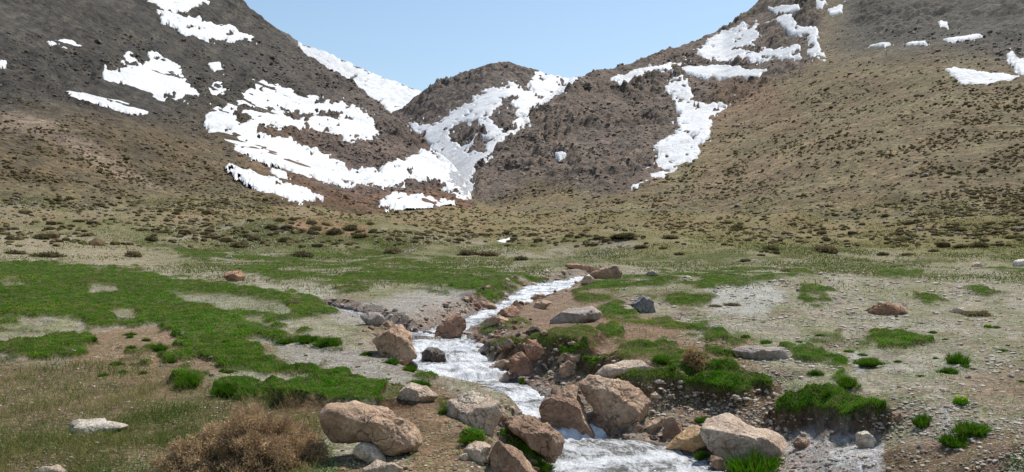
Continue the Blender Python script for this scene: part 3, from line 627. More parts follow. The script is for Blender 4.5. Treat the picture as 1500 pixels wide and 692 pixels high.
for k, arr in ((1, a_), (2, b_), (3, c_), (4, d_)): hc = np.where((cm == k)[..., None], arr, hc)
hc = np.where((cm == 0)[..., None], d_, hc)
cc = colr[rr]; soil = np.maximum(np.clip(hillm*1.3, 0, 1), .72*sstep(50, 125, Ym+noise2(Xm/14, Ym/20, 197)*22)); side_ = (1-sstep(420, 760, PXG[rr]))[..., None]
hc = np.where((cm == 0)[..., None], lerp(d_, lerp(C(.15,.12,.065), C(.17,.115,.07), sstep(-.3,.4,tone2)), side_), hc)
colr[rr] = lerp(cc, hc, soil[..., None])
# ---- link the sheets: valley ground and the four hillsides share their border vertices' places
def grid_faces(mask_f):
    i, j = np.nonzero(mask_f); b = i*NC+j
    return np.stack([b, b+1, b+NC+1, b+NC], 1)
def sub_mesh(name, fc, VV, colf, attrs, smooth=True):
    u, inv = np.unique(fc.ravel(), return_inverse=True)
    return raw_mesh(name, VV[u], inv.reshape(fc.shape), None if colf is None else colf[u], smooth, {k: v[u] for k, v in attrs.items()})
VV = np.stack([XX, YY, ZT], -1).reshape(-1, 3)
cf = comp[:-1, :-1]; far_f = (YY[:-1, :-1] > 250)
isg = (cf == 0) | (YY[:-1, :-1] < 74)
CF = colr.reshape(-1, 3)
hidden = (YY[:-1,:-1] > 600) & (cf == 0)
put('ground', sub_mesh('ground', grid_faces(isg & ~hidden), VV, CF, {'wet': wetm.ravel(), 'turf': turf.ravel()}), M['ground'])['kind'] = 'structure'
for k, nm in ((1, 'rocky_mountain_slope'), (2, 'snowy_mountain_slope'), (3, 'rocky_hill'), (4, 'shrubby_mountain_slope')):
    ff = (cf == k) & ~isg
    put(nm, sub_mesh(nm, grid_faces(ff), VV, CF, {'rocky': rocky.ravel()}), M['mountain'])['kind'] = 'structure'
# ------------------------------------------------------------------ snowfields
spk = specks & (comp > 0)
CRUMB = spk[:-1,:-1] & spk[1:,:-1] & spk[:-1,1:] & spk[1:,1:]; ZS_C = ZT+.12*YY/450
for mm, (hs, P, holes, lab) in zip(SM, SNOW):
    zsn = zsm + .3*zc_noise + np.where(mm > 0, 1.25*np.abs(mm)**.7, 2.0*mm)*np.clip(YY/450, .35, 1.5)+noise2(XX/9, YY/11, 111)*.3*YY/450
    keep = (mm > -.75) & (zsn > ZT-1.2)
    kf_ = keep[:-1,:-1] & keep[1:,:-1] & keep[:-1,1:] & keep[1:,1:]
    if not kf_.any(): continue
    # pieces that hang together: the largest is the patch, the crumbs round it go into one mass
    lab_ = np.where(kf_, np.arange(kf_.size).reshape(kf_.shape)+1, 0); i_, j_ = np.nonzero(kf_)
    sub_ = np.s_[i_.min():i_.max()+1, j_.min():j_.max()+1]; L_ = lab_[sub_]; on = L_ > 0
    while True:
        Pd = np.pad(L_, 1); Q = np.maximum.reduce([Pd[1:-1,1:-1], Pd[:-2,1:-1], Pd[2:,1:-1], Pd[1:-1,:-2], Pd[1:-1,2:]])*on
        Q = np.maximum.accumulate(np.where(on, Q, 0), 0)*0+Q
        # jump: each cell takes the label its label's cell holds now
        flat = np.zeros(kf_.size+1, np.int64); fl = flat; idx = L_[on]; np.maximum.at(fl, idx, Q[on]); Q2 = np.where(on, fl[np.maximum(L_, 0)], 0)
        Q2 = np.maximum(Q, Q2)
        if (Q2 == L_).all(): break
        L_ = Q2
    ids, cnt = np.unique(L_[on], return_counts=True); top = ids[cnt.argmax()]
    mk = np.zeros_like(kf_); mk[sub_] = (L_ == top); CRUMB = (CRUMB | (kf_ & ~mk)) & ~mk; ZS_C = np.where(keep, np.maximum(zsn, np.where(spk, ZS_C, -1e9)), ZS_C)
    Vs = np.stack([XX, YY, zsn], -1).reshape(-1, 3)
    o = put('snow_patch', sub_mesh('snow_patch', grid_faces(mk), Vs, None, {}), M['snow'])
    tag(o, lab, 'snow patch', 'snow patches on the mountains')
if CRUMB.any():
    tag(put('snow_crumbs', sub_mesh('snow_crumbs', grid_faces(CRUMB), np.stack([XX, YY, ZS_C], -1).reshape(-1, 3), None, {}), M['snow']), kind='stuff')
# ------------------------------------------------------------------ water
def water(nodes, step, name, nt_=44, foam0=.55, amp=1.0, steps=0):
    S = spline(nodes, step); n = len(S)
    if steps:                                     # short pools and small drops
        s_ = np.concatenate([[0], np.cumsum(np.linalg.norm(np.diff(S[:,:2], axis=0), axis=1))])
        u = s_/steps+.35*np.sin(s_*1.7)+.25*np.sin(s_*4.1+1); fr = u-np.floor(u); u2 = np.floor(u)+sstep(.5, .95, fr)
        tgt = np.interp(u2, u, S[:,2]); S[:,2] += np.clip(tgt-S[:,2]+.03, -.055, .075)
    T = np.gradient(S[:, :2], axis=0); T /= np.linalg.norm(T, axis=1)[:, None]+1e-9
    for _ in range(3): T[1:-1] = (T[:-2]+2*T[1:-1]+T[2:])/4
    Nn = np.stack([-T[:,1], T[:,0]], 1); s = np.concatenate([[0], np.cumsum(np.linalg.norm(np.diff(S[:,:2], axis=0), axis=1))])
    t = np.linspace(-1, 1, nt_); wdt = S[:,3]+.16
    X = S[:,0][:,None]+Nn[:,0][:,None]*t*wdt[:,None]; Y = S[:,1][:,None]+Nn[:,1][:,None]*t*wdt[:,None]
    Z = np.repeat(S[:,2][:,None], nt_, 1)
    ss = np.repeat(s[:,None], nt_, 1); tw = t[None,:]*wdt[:,None]
    drop = np.gradient(S[:,2])/(np.gradient(s)+1e-6); drop = np.convolve(drop, np.ones(5)/5, 'same')
    a = amp*(.6+np.clip(-drop*4, 0, 1.2))[:,None]
    Z = Z + a*(noise2(ss*3, tw*4.5, 201)*.022+(np.abs(noise2(ss*6.5, tw*8, 202))-.25)*.032+noise2(ss*15, tw*17, 203)*.012+noise2(ss*34, tw*36, 204)*.005)
    Z = Z - .05*np.abs(t[None,:])**6
    foam = np.clip(foam0-.08+np.clip(-drop*2.4, -.1, .75)[:,None]+noise2(ss*1.1, tw*2.5, 205)*.35-.25*np.abs(t[None,:])**5, 0, 1.3)
    i, j = np.meshgrid(np.arange(n-1), np.arange(nt_-1), indexing='ij'); b = (i*nt_+j).ravel()
    fc = np.stack([b, b+1, b+nt_+1, b+nt_], 1)
    me = raw_mesh(name, np.stack([X,Y,Z],-1).reshape(-1,3), fc, None, True, {'flow_s': ss.ravel(), 'flow_t': tw.ravel(), 'foam': foam.ravel()})
    o = put(name, me, M['water']); o['kind'] = 'structure'; return o
water(STREAM, .03, 'stream_water', steps=.85)
water(SIDE, .04, 'side_stream_water', 24, .35, .6)
water(FARW, .12, 'far_stream_water', 24, .75, 1.6)

# ------------------------------------------------------------------ boulders
_ico = {}
def ico(n):
    if n not in _ico:
        bm = bmesh.new(); bmesh.ops.create_icosphere(bm, subdivisions=n, radius=1.0)
        _ico[n] = (np.array([v.co[:] for v in bm.verts]), np.array([[v.index for v in f.verts] for f in bm.faces])); bm.free()
    return _ico[n]
def rock_unit(seed, sub, planes=None, nplanes=13, p=44):
    V, Fc = ico(sub); r = np.random.default_rng(seed)
    i_ = np.arange(nplanes)+.5; ph = np.arccos(1-2*i_/nplanes); th = np.pi*(1+5**.5)*i_+r.uniform(0, 6.28)
    Pn = np.stack([np.cos(th)*np.sin(ph), np.sin(th)*np.sin(ph), np.cos(ph)], 1)+r.normal(0, .3, (nplanes, 3)); Pn /= np.linalg.norm(Pn, axis=1)[:, None]; D = r.uniform(.62, .98, nplanes)
    if planes:
        q = np.array([a[:3] for a in planes], float); q /= np.linalg.norm(q, axis=1)[:, None]
        keep = (Pn@q.T).max(1) < .75; Pn = np.vstack([Pn[keep], q]); D = np.concatenate([D[keep], [a[3] for a in planes]])
    d = np.clip((V@Pn.T)/D, 0, None)
    return V/((d**p).sum(1)+.72**p)[:, None]**(1/p), Fc
def rock_noise(P, size, seed, k=1.0):
    n = P/np.linalg.norm(P, axis=1)[:, None]; q = P/size
    d = fbm3(q*2.1, 3, seed)*.025+(.5-np.abs(fbm3(q*3.2, 5, seed+5, .55)))*.06+fbm3(q*13, 4, seed+9, .6)*.012
    e = fbm3(q*1.6, 2, seed+17)*3.2; d = d+.028*(np.abs((e+10) % 1-.5)*2-.5)
    st = np.sin((q@np.array([.35,.3,1.0]))*15+fbm3(q*2, 2, seed+3)*3); d += .007*st
    return P+n*(d*size*k)[:, None]
def star_radius(poly, cx, cy, phi):
    P = np.array(poly, float)-[cx, cy]; out = np.zeros_like(phi)
    for k in range(len(P)):
        a = P[k]; e = P[(k+1) % len(P)]-a; dx, dy = np.cos(phi), -np.sin(phi)
        den = dx*e[1]-dy*e[0]; den = np.where(np.abs(den) < 1e-9, 1e-9, den)
        r = (a[0]*e[1]-a[1]*e[0])/den; u = (a[0]*dy-a[1]*dx)/den
        out = np.where((u >= 0) & (u <= 1) & (r > 0), np.maximum(out, r), out)
    return np.where(out <= 0, np.median(out), out)
def hero_rock(name, poly, mat, label, depth=.8, Y=None, planes=None, sub=6, seed=0, nz=1.0, cat='boulder', sink=.2, center=None):
    P = np.array(poly, float); x0, y0 = P.min(0); x1, y1 = P.max(0)
    cx, cy = center if center else ((x0+x1)/2, (y0+y1)/2)
    if Y is None:
        Y = float(depth_at(cx, min(y1-1.5, 775))); Y = Y if Y == Y else 6.0
        Y += .5*depth*(x1-x0)*Y/F*.6
    s = Y/F; U, Fc = rock_unit(seed*7+3, sub, planes)
    rho = np.hypot(U[:,0], U[:,2]); phi = np.arctan2(U[:,2], U[:,0])
    nb = 48; bi = ((phi+np.pi)/(2*np.pi)*nb).astype(int) % nb
    mx = np.zeros(nb); np.maximum.at(mx, bi, rho); w = np.array([.25,.5,.25]); mx = np.maximum(mx, .97*np.maximum(np.roll(mx, 1), np.roll(mx, -1)))
    for _ in range(2): mx = np.convolve(np.pad(mx, 1, mode='wrap'), w, 'valid')
    bc = (np.arange(nb)+.5)/nb*2*np.pi-np.pi
    mp = np.interp(phi, np.concatenate([bc-2*np.pi, bc, bc+2*np.pi]), np.tile(mx, 3))
    R = star_radius(poly, cx, cy, np.linspace(-np.pi, np.pi, 361)); kw = np.hanning(17 if sub < 5 else 9)[1:-1]; kw /= kw.sum(); R = np.convolve(np.pad(R[:-1], len(kw)//2, mode='wrap'), kw, 'valid')
    Rp = np.interp(phi, np.linspace(-np.pi, np.pi, 361), np.append(R, R[0]))*s
    sc = Rp/mp; scm = float(np.sqrt((R**2).mean())*s/mp.mean()); sc = lerp(scm, sc, sstep(.1, .85, rho/mp)); size = math.sqrt((x1-x0)*(y1-y0))*s*.5
    dep = .5*depth*(x1-x0)*s if (x1-x0) < 2.2*(y1-y0) else .5*depth*(y1-y0)*1.6*s
    V = np.stack([U[:,0]*sc, U[:,1]*dep/np.abs(U[:,1]).max(), U[:,2]*sc], 1)
    low = V[:,2] < 0; V[low, 2] *= 1+sink*2
    V = rock_noise(V, size, seed, nz)
    me = raw_mesh(name, V, Fc, None, True)
    o = put(name, me, M[mat] if isinstance(mat, str) else mat, None, tuple(wpt(cx, cy, Y)))
    return tag(o, label, cat)
HERO = [
 ([(542,500),(565,485),(572,474),(584,477),(603,491),(613,512),(612,516),(595,526),(576,526),(557,518)], 'tan', 'angular tan boulder leaning over the left bank with a dark shaded underside', dict(planes=[(.75,-.25,.65,.62),(-.45,-.85,-.12,.55),(-.5,.2,.8,.7)], depth=.9)),
 ([(632,497),(640,479),(651,469),(670,459),(683,466),(684,478),(674,490),(659,498)], 'red', 'rounded reddish boulder standing in the stream, pointed top', dict(planes=[(-.5,-.8,.35,.66)], depth=.7)),
 ([(617,526),(619,515),(627,508),(642,511),(654,517),(656,528),(632,529)], 'wetb', 'small dark wet rock midstream with water spilling over it', dict(depth=1.0, Y=12.25)),
 ([(608,500),(614,498),(623,508),(622,513),(612,513)], 'wet', 'dark wet chunk touching the right tip of the leaning boulder', dict(sub=4, nz=.8)),
 ([(588,528),(600,524),(613,536),(610,540),(592,538)], 'wet', 'dark wet chunk wedged under the leaning angular boulder', dict(sub=4, nz=.8)),
 ([(527,462),(540,457),(556,458),(567,468),(556,476),(546,478),(535,472)], 'grey', 'layered grey ledge rock beside the small side stream', dict(sub=4, depth=1.0)),
 ([(463,606),(474,590),(497,590),(522,591),(547,595),(574,605),(599,620),(613,636),(618,654),(606,666),(593,674),(574,676),(556,668),(545,656),(532,650),(512,650),(488,648),(472,628)], 'tan', 'long pale brown boulder with a hollow underside behind the dried shrub', dict(planes=[(.2,-.2,.95,.62),(.55,-.75,.2,.7),(-.35,-.8,-.5,.5)], depth=.6, sink=0, sub=6, center=(556,632), nz=.8)),
 ([(516,660),(524,650),(534,647),(549,653),(562,664),(570,673),(566,679),(551,676),(530,674),(520,669)], 'pale', 'smooth pale grey stone in front of the hollow boulder', dict(depth=.8, nz=.6)),
 ([(532,687),(550,675),(562,679),(579,678),(590,685),(590,699),(530,699)], 'pale', 'low pale brown stone cut by the bottom edge below the hollow boulder', dict(depth=.8)),
 ([(645,606),(655,592),(668,578),(691,573),(714,580),(733,588),(738,601),(720,620),(697,625),(664,616)], 'pale', 'broad cracked pinkish slab on the left bank above the dirt path', dict(planes=[(-.25,-.35,.9,.5),(.3,-.4,.85,.62)], depth=.75, sub=6, sink=.5)),
 ([(720,616),(723,606),(736,599),(743,611),(737,620)], 'brown', 'small dark brown block at the right tip of the cracked slab', dict(sub=4)),
 ([(738,618),(752,610),(767,606),(783,609),(802,622),(821,634),(829,646),(822,664),(802,670),(783,657),(763,640),(745,627)], 'brown', 'mossy brown boulder with green grass on its face on the left water edge', dict(planes=[(.1,-.5,.85,.6),(.3,-.9,-.1,.7)], depth=.7)),
 ([(679,660),(686,652),(695,647),(718,652),(723,676),(706,678),(681,674)], 'pale', 'knobbly pale stone on the dirt path near the bottom', dict(depth=.9, sub=5)),
 ([(672,668),(682,663),(692,668),(690,676),(676,676)], 'pale', 'small pale block left of the knobbly stone on the path', dict(sub=4)),
 ([(716,662),(722,652),(731,643),(748,652),(771,672),(793,693),(790,712),(722,712)], 'brown', 'sloping brown boulder at the bottom edge with a lit right shoulder', dict(planes=[(.6,-.1,.8,.6),(-.3,-.9,.1,.6)], depth=.8, center=(748,685))),
 ([(855,620),(880,608),(905,622),(925,640),(915,652),(880,652),(860,640)], 'brown', 'dark low rock wedged under the two large boulders by the water', dict(depth=.8, Y=9.2)),
 ([(788,598),(793,587),(808,579),(824,569),(844,561),(851,568),(848,580),(857,597),(859,612),(877,628),(868,640),(842,642),(818,640),(797,622)], 'brown', 'large dark brown boulder at the water edge leaning on the largest one', dict(planes=[(.15,-.45,.85,.62),(-.3,-.9,-.15,.62),(.8,-.4,.4,.75)], depth=.85, sub=6, Y=9.1)),
 ([(846,560),(863,549),(886,554),(916,559),(943,572),(953,588),(950,604),(939,615),(919,638),(903,638),(888,618),(872,608),(866,593),(852,578)], 'tan', 'largest boulder, rounded tan block with cracked faces right of the stream', dict(planes=[(.5,-.45,.7,.6),(-.2,-.95,-.05,.66),(.1,.1,1,.75)], depth=.85, sub=6, Y=9.3)),
 ([(917,638),(921,625),(934,618),(944,627),(943,648),(926,651)], 'tan', 'small tan rock tucked against the right side of the largest boulder', dict(Y=9.05, sub=4)),
 ([(942,628),(956,616),(973,608),(972,624),(956,636),(947,640)], 'tan', 'wedge shaped tan rock between two small rocks above the water', dict(Y=9.1, sub=4)),
 ([(946,651),(953,639),(968,639),(968,652)], 'wet', 'dark damp stone below the wedge shaped rock at the water line', dict(Y=8.9, sub=4)),
 ([(970,647),(973,612),(986,610),(1000,623),(1000,638),(978,652)], 'brown', 'upright brown block left of the ochre slanted slab', dict(Y=8.85, planes=[(-.1,-1,.1,.6)])),
 ([(972,656),(998,636),(1019,622),(1036,627),(1041,644),(1018,657),(1006,661)], 'ochre', 'slanted ochre slab leaning beside the big pale boulder', dict(Y=8.4, planes=[(-.45,-.4,.8,.5)])),
 ([(1018,633),(1033,611),(1055,608),(1078,610),(1098,622),(1113,630),(1132,630),(1151,640),(1160,664),(1132,668),(1105,669),(1075,674),(1052,664),(1036,652),(1023,643)], 'pale', 'big flat topped pale boulder behind the green grass clump at lower right', dict(planes=[(.0,-.3,.95,.42),(-.3,-.9,.0,.72),(.2,-.95,.0,.75)], depth=.75, sub=6, nz=.9)),
 ([(1037,680),(1046,668),(1057,670),(1064,684),(1052,696)], 'brown', 'small shaded stone under the big flat topped boulder', dict(sub=4)),
 ([(853,690),(877,675),(903,660),(920,666),(932,692),(930,712),(850,712)], 'tan', 'tan boulder rising from the white water at the bottom edge', dict(depth=.9, planes=[(.3,-.3,.9,.65),(.7,-.7,.1,.7)], center=(893,692))),
 ([(765,504),(774,497),(788,498),(800,509),(808,521),(803,531),(784,531),(772,521)], 'red', 'upper of two pinkish boulders on the right bank under the turf hump', dict(planes=[(.2,-.3,.9,.62),(0,-1,-.2,.7)])),
 ([(743,535),(748,522),(765,514),(773,524),(784,536),(781,552),(765,553),(750,545)], 'red', 'lower of two pinkish boulders on the right bank at the water', dict(planes=[(-.2,-.3,.9,.66)])),
 ([(724,531),(738,526),(750,530),(748,543),(730,545)], 'tan', 'pale brown rock just left of the lower pinkish boulder', dict(sub=4)),
 ([(728,559),(738,548),(743,543),(752,556),(758,560),(740,563)], 'pale', 'small pointed pale stone at the water edge before the pinkish boulders', dict(sub=4)),
 ([(816,530),(822,519),(834,515),(857,516),(852,528),(838,534)], 'tan', 'upper tan rock of the stacked pair beside the soil bank', dict(planes=[(.1,-.4,.9,.6)])),
 ([(817,546),(820,536),(832,527),(846,534),(845,548),(828,553)], 'tan', 'lower tan rock of the stacked pair beside the soil bank', {}),
 ([(869,550),(886,536),(912,530),(939,526),(951,538),(916,551),(898,556)], 'pale', 'flat pale slab tilted behind the largest boulder', dict(planes=[(-.1,-.35,.95,.4)], depth=1.0)),
 ([(951,586),(953,578),(960,574),(974,584),(966,588)], 'pale', 'small pale stone on the bare soil right of the largest boulder', dict(sub=4)),
 ([(1068,513),(1080,508),(1095,506),(1125,509),(1150,508),(1152,528),(1135,531),(1117,530),(1088,523)], 'grey', 'wide low grey boulder among turf at the right', dict(depth=1.0)),
 ([(922,446),(930,440),(941,432),(957,441),(961,455),(965,461),(941,459)], 'blue', 'dark bluish grey boulder with a pale top on the turf right of the stream', dict(planes=[(-.2,-.1,.95,.6),(.2,-.95,.1,.6)])),
 ([(862,401),(872,396),(885,391),(903,389),(911,400),(907,410),(874,411)], 'brown', 'big brown boulder at the top of the visible stream', dict(planes=[(-.3,-.2,.9,.6)])),
 ([(850,414),(856,404),(866,404),(872,410),(868,417),(856,419)], 'tan', 'tan rock left of the big brown boulder at the stream head', dict(sub=4)),
 ([(826,391),(830,386),(850,387),(873,391),(874,397),(845,396)], 'red', 'flat reddish rock behind the big brown boulder', dict(sub=4)),
 ([(707,478),(713,466),(732,461),(750,471),(737,478)], 'tan', 'flat pinkish stone on the right bank beside the midstream bend', dict(sub=4)),
 ([(727,461),(734,453),(751,447),(763,456),(762,463),(741,467)], 'red', 'rounded red brown stone splitting the stream upstream', dict(planes=[(.3,-.6,.7,.7)])),
 ([(780,454),(784,443),(796,440),(811,443),(794,455)], 'tan', 'tan stone on the right edge of the stream below the wide riffle', dict(sub=4)),
 ([(776,437),(784,431),(798,431),(799,439),(786,441)], 'red', 'small brown rock in the wide riffle of the stream', dict(sub=4)),
 ([(802,467),(825,454),(867,448),(883,458),(879,468),(840,474),(807,476)], 'grey', 'broad flat pinkish grey outcrop on the right bank', dict(depth=1.3, planes=[(0,-.2,1,.35)], nz=.7)),
 ([(843,462),(846,454),(856,453),(865,461),(858,466)], 'brown', 'dark block sitting on the flat pinkish outcrop', dict(sub=4, Y=None)),
 ([(700,448),(704,441),(722,444),(731,452),(722,457),(708,455)], 'brown', 'brown rock on the left bank where the stream narrows', dict(sub=4)),
 ([(325,405),(331,398),(350,396),(358,405),(353,414),(335,412)], 'red', 'pinkish angular boulder alone in the left meadow', dict(planes=[(-.4,-.5,.75,.6)])),
 ([(96,626),(103,617),(125,613),(148,616),(165,619),(189,625),(163,635),(130,641),(98,637)], 'white', 'flat pale slab lying in the dry grass at lower left', dict(depth=1.3, nz=.5, planes=[(0,-.2,1,.4)])),
 ([(580,589),(582,573),(600,562),(625,565),(642,580),(628,590)], 'pale', 'low pale tan rock behind the long hollow boulder', dict(depth=1.0)),
 ([(1268,458),(1278,447),(1300,442),(1322,448),(1332,458),(1300,464)], 'red', 'brownish boulder beside dark scrub on the right gravel', dict()),
 ([(1422,390),(1426,385),(1436,385),(1441,390),(1432,393)], 'pale', 'small whitish stone far out on the right meadow', dict(sub=4)),
 ([(946,404),(950,397),(958,396),(966,402),(956,406)], 'grey', 'small grey stone right of the stream head boulder', dict(sub=4)),
 ([(50,690),(62,684),(84,683),(101,690),(99,702),(52,702)], 'pale', 'pale stone cut by the bottom edge at far left', dict(sub=4)),
 ([(1485,390),(1488,382),(1500,379),(1516,384),(1514,392)], 'white', 'white stone at the right edge of the meadow', dict(sub=4)),
 ([(330,378),(333,374),(339,374),(341,378),(336,380)], 'grey', 'tiny bluish grey stone in the upper left meadow', dict(sub=4)),
 ([(100,518),(104,512),(113,513),(114,518)], 'grey', 'small grey stone on the bare patch at left', dict(sub=4)),
 ([(795,398),(800,394),(806,398),(803,402)], 'pale', 'round whitish stone on the grass left of the stream head', dict(sub=4)),
 ([(1301,611),(1306,604),(1318,604),(1326,612),(1318,619),(1306,618)], 'brown', 'dark brown stone right of the big turf bank', dict(sub=4)),
 ([(1160,648),(1170,640),(1186,644),(1188,658),(1166,660)], 'brown', 'muddy brown stone on the wet flat beside the pale boulder', dict(sub=4)),
 ([(1254,650),(1258,634),(1272,632),(1286,652),(1270,658)], 'pale', 'pale brown stone at the foot of the big turf bank', dict(sub=4)),
 ([(1390,458),(1396,452),(1412,450),(1420,457),(1408,462)], 'pale', 'flat whitish stone beside dark scrub on the far right gravel', dict(sub=4)),
]
for k, (P, mt, lab, kw) in enumerate(HERO): hero_rock('boulder', P, mt, lab, seed=k+1, **kw)

# ------------------------------------------------------------------ loose stones: a few shapes, copied
stone_src = []
for k in range(8):
    U, Fc = rock_unit(500+k, 3, None, 11, 12); r = np.random.default_rng(900+k)
    U = U*np.array([1, r.uniform(.6,.95), r.uniform(.4,.7)]); U = rock_noise(U, 1.0, 60+k, .8)
    stone_src.append(raw_mesh('stone', U, Fc, None, False))
STONES = {}                                       # one mesh per shape and rock
def stone(px, py, spx, mt, label, group, k):
    Y = float(depth_at(px, py))
    if Y != Y: return
    X = (px-CX)/F*Y; z = float(grid_at(ZT, X, Y)); s = spx*Y/F*.5
    key = (k % 8, mt)
    if key not in STONES:
        me = stone_src[k % 8].copy(); me.materials.append(M[mt]); STONES[key] = me
    o = bpy.data.objects.new('stone', STONES[key]); COL.objects.link(o)
    o.location = (X, Y, z+s*.18); o.rotation_euler = (RNG.uniform(-.3,.3), RNG.uniform(-.3,.3), RNG.uniform(0, 6.28)); o.scale = (s, s, s)
    tag(o, label, 'stone', group)
SPOTS = [  # (outline, number, size range px, rocks, label, group)
 ([(560,560),(650,545),(700,600),(660,690),(560,690),(610,640)], 26, (4,13), ['tan','pale','brown'], 'loose stone on the bare dirt path left of the lower stream', 'loose stones on the dirt path'),
 ([(470,470),(560,455),(640,440),(720,440),(690,462),(620,485),(540,480)], 40, (3,12), ['pale','tan','red','grey'], 'loose stone among the rubble on the left bank', 'rubble stones on the left bank'),
 ([(690,540),(800,530),(830,560),(760,566),(700,560)], 26, (4,12), ['pale','tan','brown'], 'loose stone on the small gravel bar below the pinkish boulders', 'stones on the gravel bar'),
 ([(690,480),(790,465),(800,480),(720,500)], 16, (4,14), ['tan','red','pale'], 'loose stone on the bare right bank above the turf hump', 'stones on the right bank'),
 ([(950,580),(1020,590),(1010,618),(960,605)], 10, (3,8), ['pale','tan','brown'], 'loose stone on bare soil between the largest boulder and the cut turf', 'stones on the bare soil'),
 ([(1300,560),(1500,480),(1500,690),(1290,690)], 46, (3,12), ['pale','tan','grey','brown'], 'loose stone scattered on the gravel at lower right', 'stones scattered on the lower right gravel'),
 ([(1130,420),(1500,395),(1500,480),(1300,500),(1100,480)], 26, (3,9), ['pale','grey','tan'], 'small pale stone scattered over the right hand gravel flat', 'stones on the right gravel flat'),
 ([(130,480),(340,480),(400,510),(300,560),(120,540)], 24, (3,10), ['pale','tan','grey'], 'small pale stone on the bare patch between turf at left', 'stones on the bare patch at left'),
 ([(20,560),(320,570),(330,690),(20,690)], 14, (3,9), ['pale','tan'], 'small stone lying in the dry grass at lower left', 'stones in the dry grass'),
 ([(770,412),(850,412),(830,432),(770,434)], 14, (3,8), ['wet','grey','brown'], 'small dark stone poking out of the wide riffle', 'stones in the riffle'),
 ([(450,590),(640,660),(700,690),(450,690)], 14, (3,10), ['tan','pale'], 'loose stone around the hollow boulder at the bottom', 'stones around the hollow boulder'),
 ([(405,505),(560,520),(590,560),(500,545)], 14, (3,9), ['pale','grey','tan'], 'loose stone on the pale wet gravel below the leaning boulder', 'stones on the pale wet gravel'),
]
def pts_in(poly, n, rng):
    P = np.array(poly, float); out = []
    for _ in range(60):
        q = rng.uniform(P.min(0), P.max(0), (n*3, 2)); d = sdpoly(q[:,0].astype(np.float32), q[:,1].astype(np.float32), poly)
        out.append(q[d > 0])
        if sum(map(len, out)) >= n: break
    return np.vstack(out)[:n]
for P, n, (a, b), mts, lab, grp in SPOTS:
    for k, (px, py) in enumerate(pts_in(P, n, RNG)):
        stone(px, py, a+(b-a)*RNG.random()**2.5, mts[int(RNG.integers(len(mts)))], lab, grp, int(RNG.integers(8)))

rock_src = []
for k in range(10):
    U, Fc = rock_unit(700+k, 4, None, 10, 40); r = np.random.default_rng(950+k)
    U = U*np.array([1, r.uniform(.6,1), r.uniform(.5,.85)]); U = rock_noise(U, 1.0, 160+k, 1.0); rock_src.append(raw_mesh('rock', U, Fc, None, True))
ROCKM = {}
S_fine = spline(STREAM, .1); T_fine = np.gradient(S_fine[:,:2], axis=0); T_fine /= np.linalg.norm(T_fine, axis=1)[:, None]+1e-9
def bank_rock(i, side, off, spx, mt, label, group):
    a = S_fine[i]; nrm = np.array([-T_fine[i,1], T_fine[i,0]])*side; x, y = a[:2]+nrm*(a[3]+off)
    if y < 6.2: return
    k = int(RNG.integers(10)); key = (k, mt)
    if key not in ROCKM:
        me = rock_src[k].copy(); me.materials.append(M[mt]); ROCKM[key] = me
    s = spx*y/F*.5; o = bpy.data.objects.new('rock', ROCKM[key]); COL.objects.link(o)
    o.location = (x, y, float(grid_at(ZT, x, y))+s*.2); o.rotation_euler = (RNG.uniform(-.4,.4), RNG.uniform(-.4,.4), RNG.uniform(0, 6.28)); o.scale = (s, s, s)
    tag(o, label, 'rock', group)
idx = np.where((S_fine[:,1] < 31) & (S_fine[:,1] > 7.2))[0]
wts = 1/S_fine[idx,1]**1.2; wts /= wts.sum()
for k in range(190):
    i = int(RNG.choice(idx, p=wts)); side = 1 if RNG.random() < .5 else -1
    left = (T_fine[i,0]*0-T_fine[i,1]*0+side*-T_fine[i,1]) < 0
    far_ = S_fine[i,1] > 15
    lab = 'medium rock packed along the %s edge of the %s stream' % ('left' if left else 'right', 'upper' if far_ else 'lower')
    bank_rock(i, side, RNG.uniform(.0, .5)*(1.3 if RNG.random() < .3 else 1), RNG.uniform(6, 22)*(.6 if far_ else 1)*(.5+.5*RNG.random()), ['tan','red','pale','brown','tan','wet'][int(RNG.integers(6))], lab, 'medium rocks along the %s edge of the %s stream' % ('left' if left else 'right', 'upper' if far_ else 'lower'))

# ------------------------------------------------------------------ leafy meshes
def blades(P, h, w, lean, colr, bend=.35, rng=RNG):
    """grass blades: 5 vertices, 3 triangles each; P (N,3) feet, h, w (N,), lean (N,2) sideways reach of the tip in metres"""
    n = len(P); a = rng.uniform(0, 2*np.pi, n); sx, sy = np.cos(a)*w*.5, np.sin(a)*w*.5
    V = np.zeros((n, 5, 3))
    V[:,0] = P; V[:,1] = P; V[:,0,0] -= sx; V[:,0,1] -= sy; V[:,1,0] += sx; V[:,1,1] += sy
    m = P.copy(); m[:,0] += lean[:,0]*bend; m[:,1] += lean[:,1]*bend; m[:,2] += h*.58
    V[:,2] = m; V[:,3] = m; V[:,2,0] -= sx*.75; V[:,2,1] -= sy*.75; V[:,3,0] += sx*.75; V[:,3,1] += sy*.75
    V[:,4] = P; V[:,4,0] += lean[:,0]; V[:,4,1] += lean[:,1]; V[:,4,2] += h
    b = (np.arange(n)*5)[:, None]
    Fc = np.concatenate([b+[0,1,3], b+[0,3,2], b+[2,3,4]], 0)
    return V.reshape(-1, 3), Fc, np.repeat(colr, 5, 0)
def green(n, rng, y=0.0):
    t = rng.random((n, 1)); c = lerp(C(.035,.12,.005), C(.095,.235,.010), t)
    dry = rng.random((n, 1)) < (.10+y); return np.where(dry, C(.17,.16,.035), c)
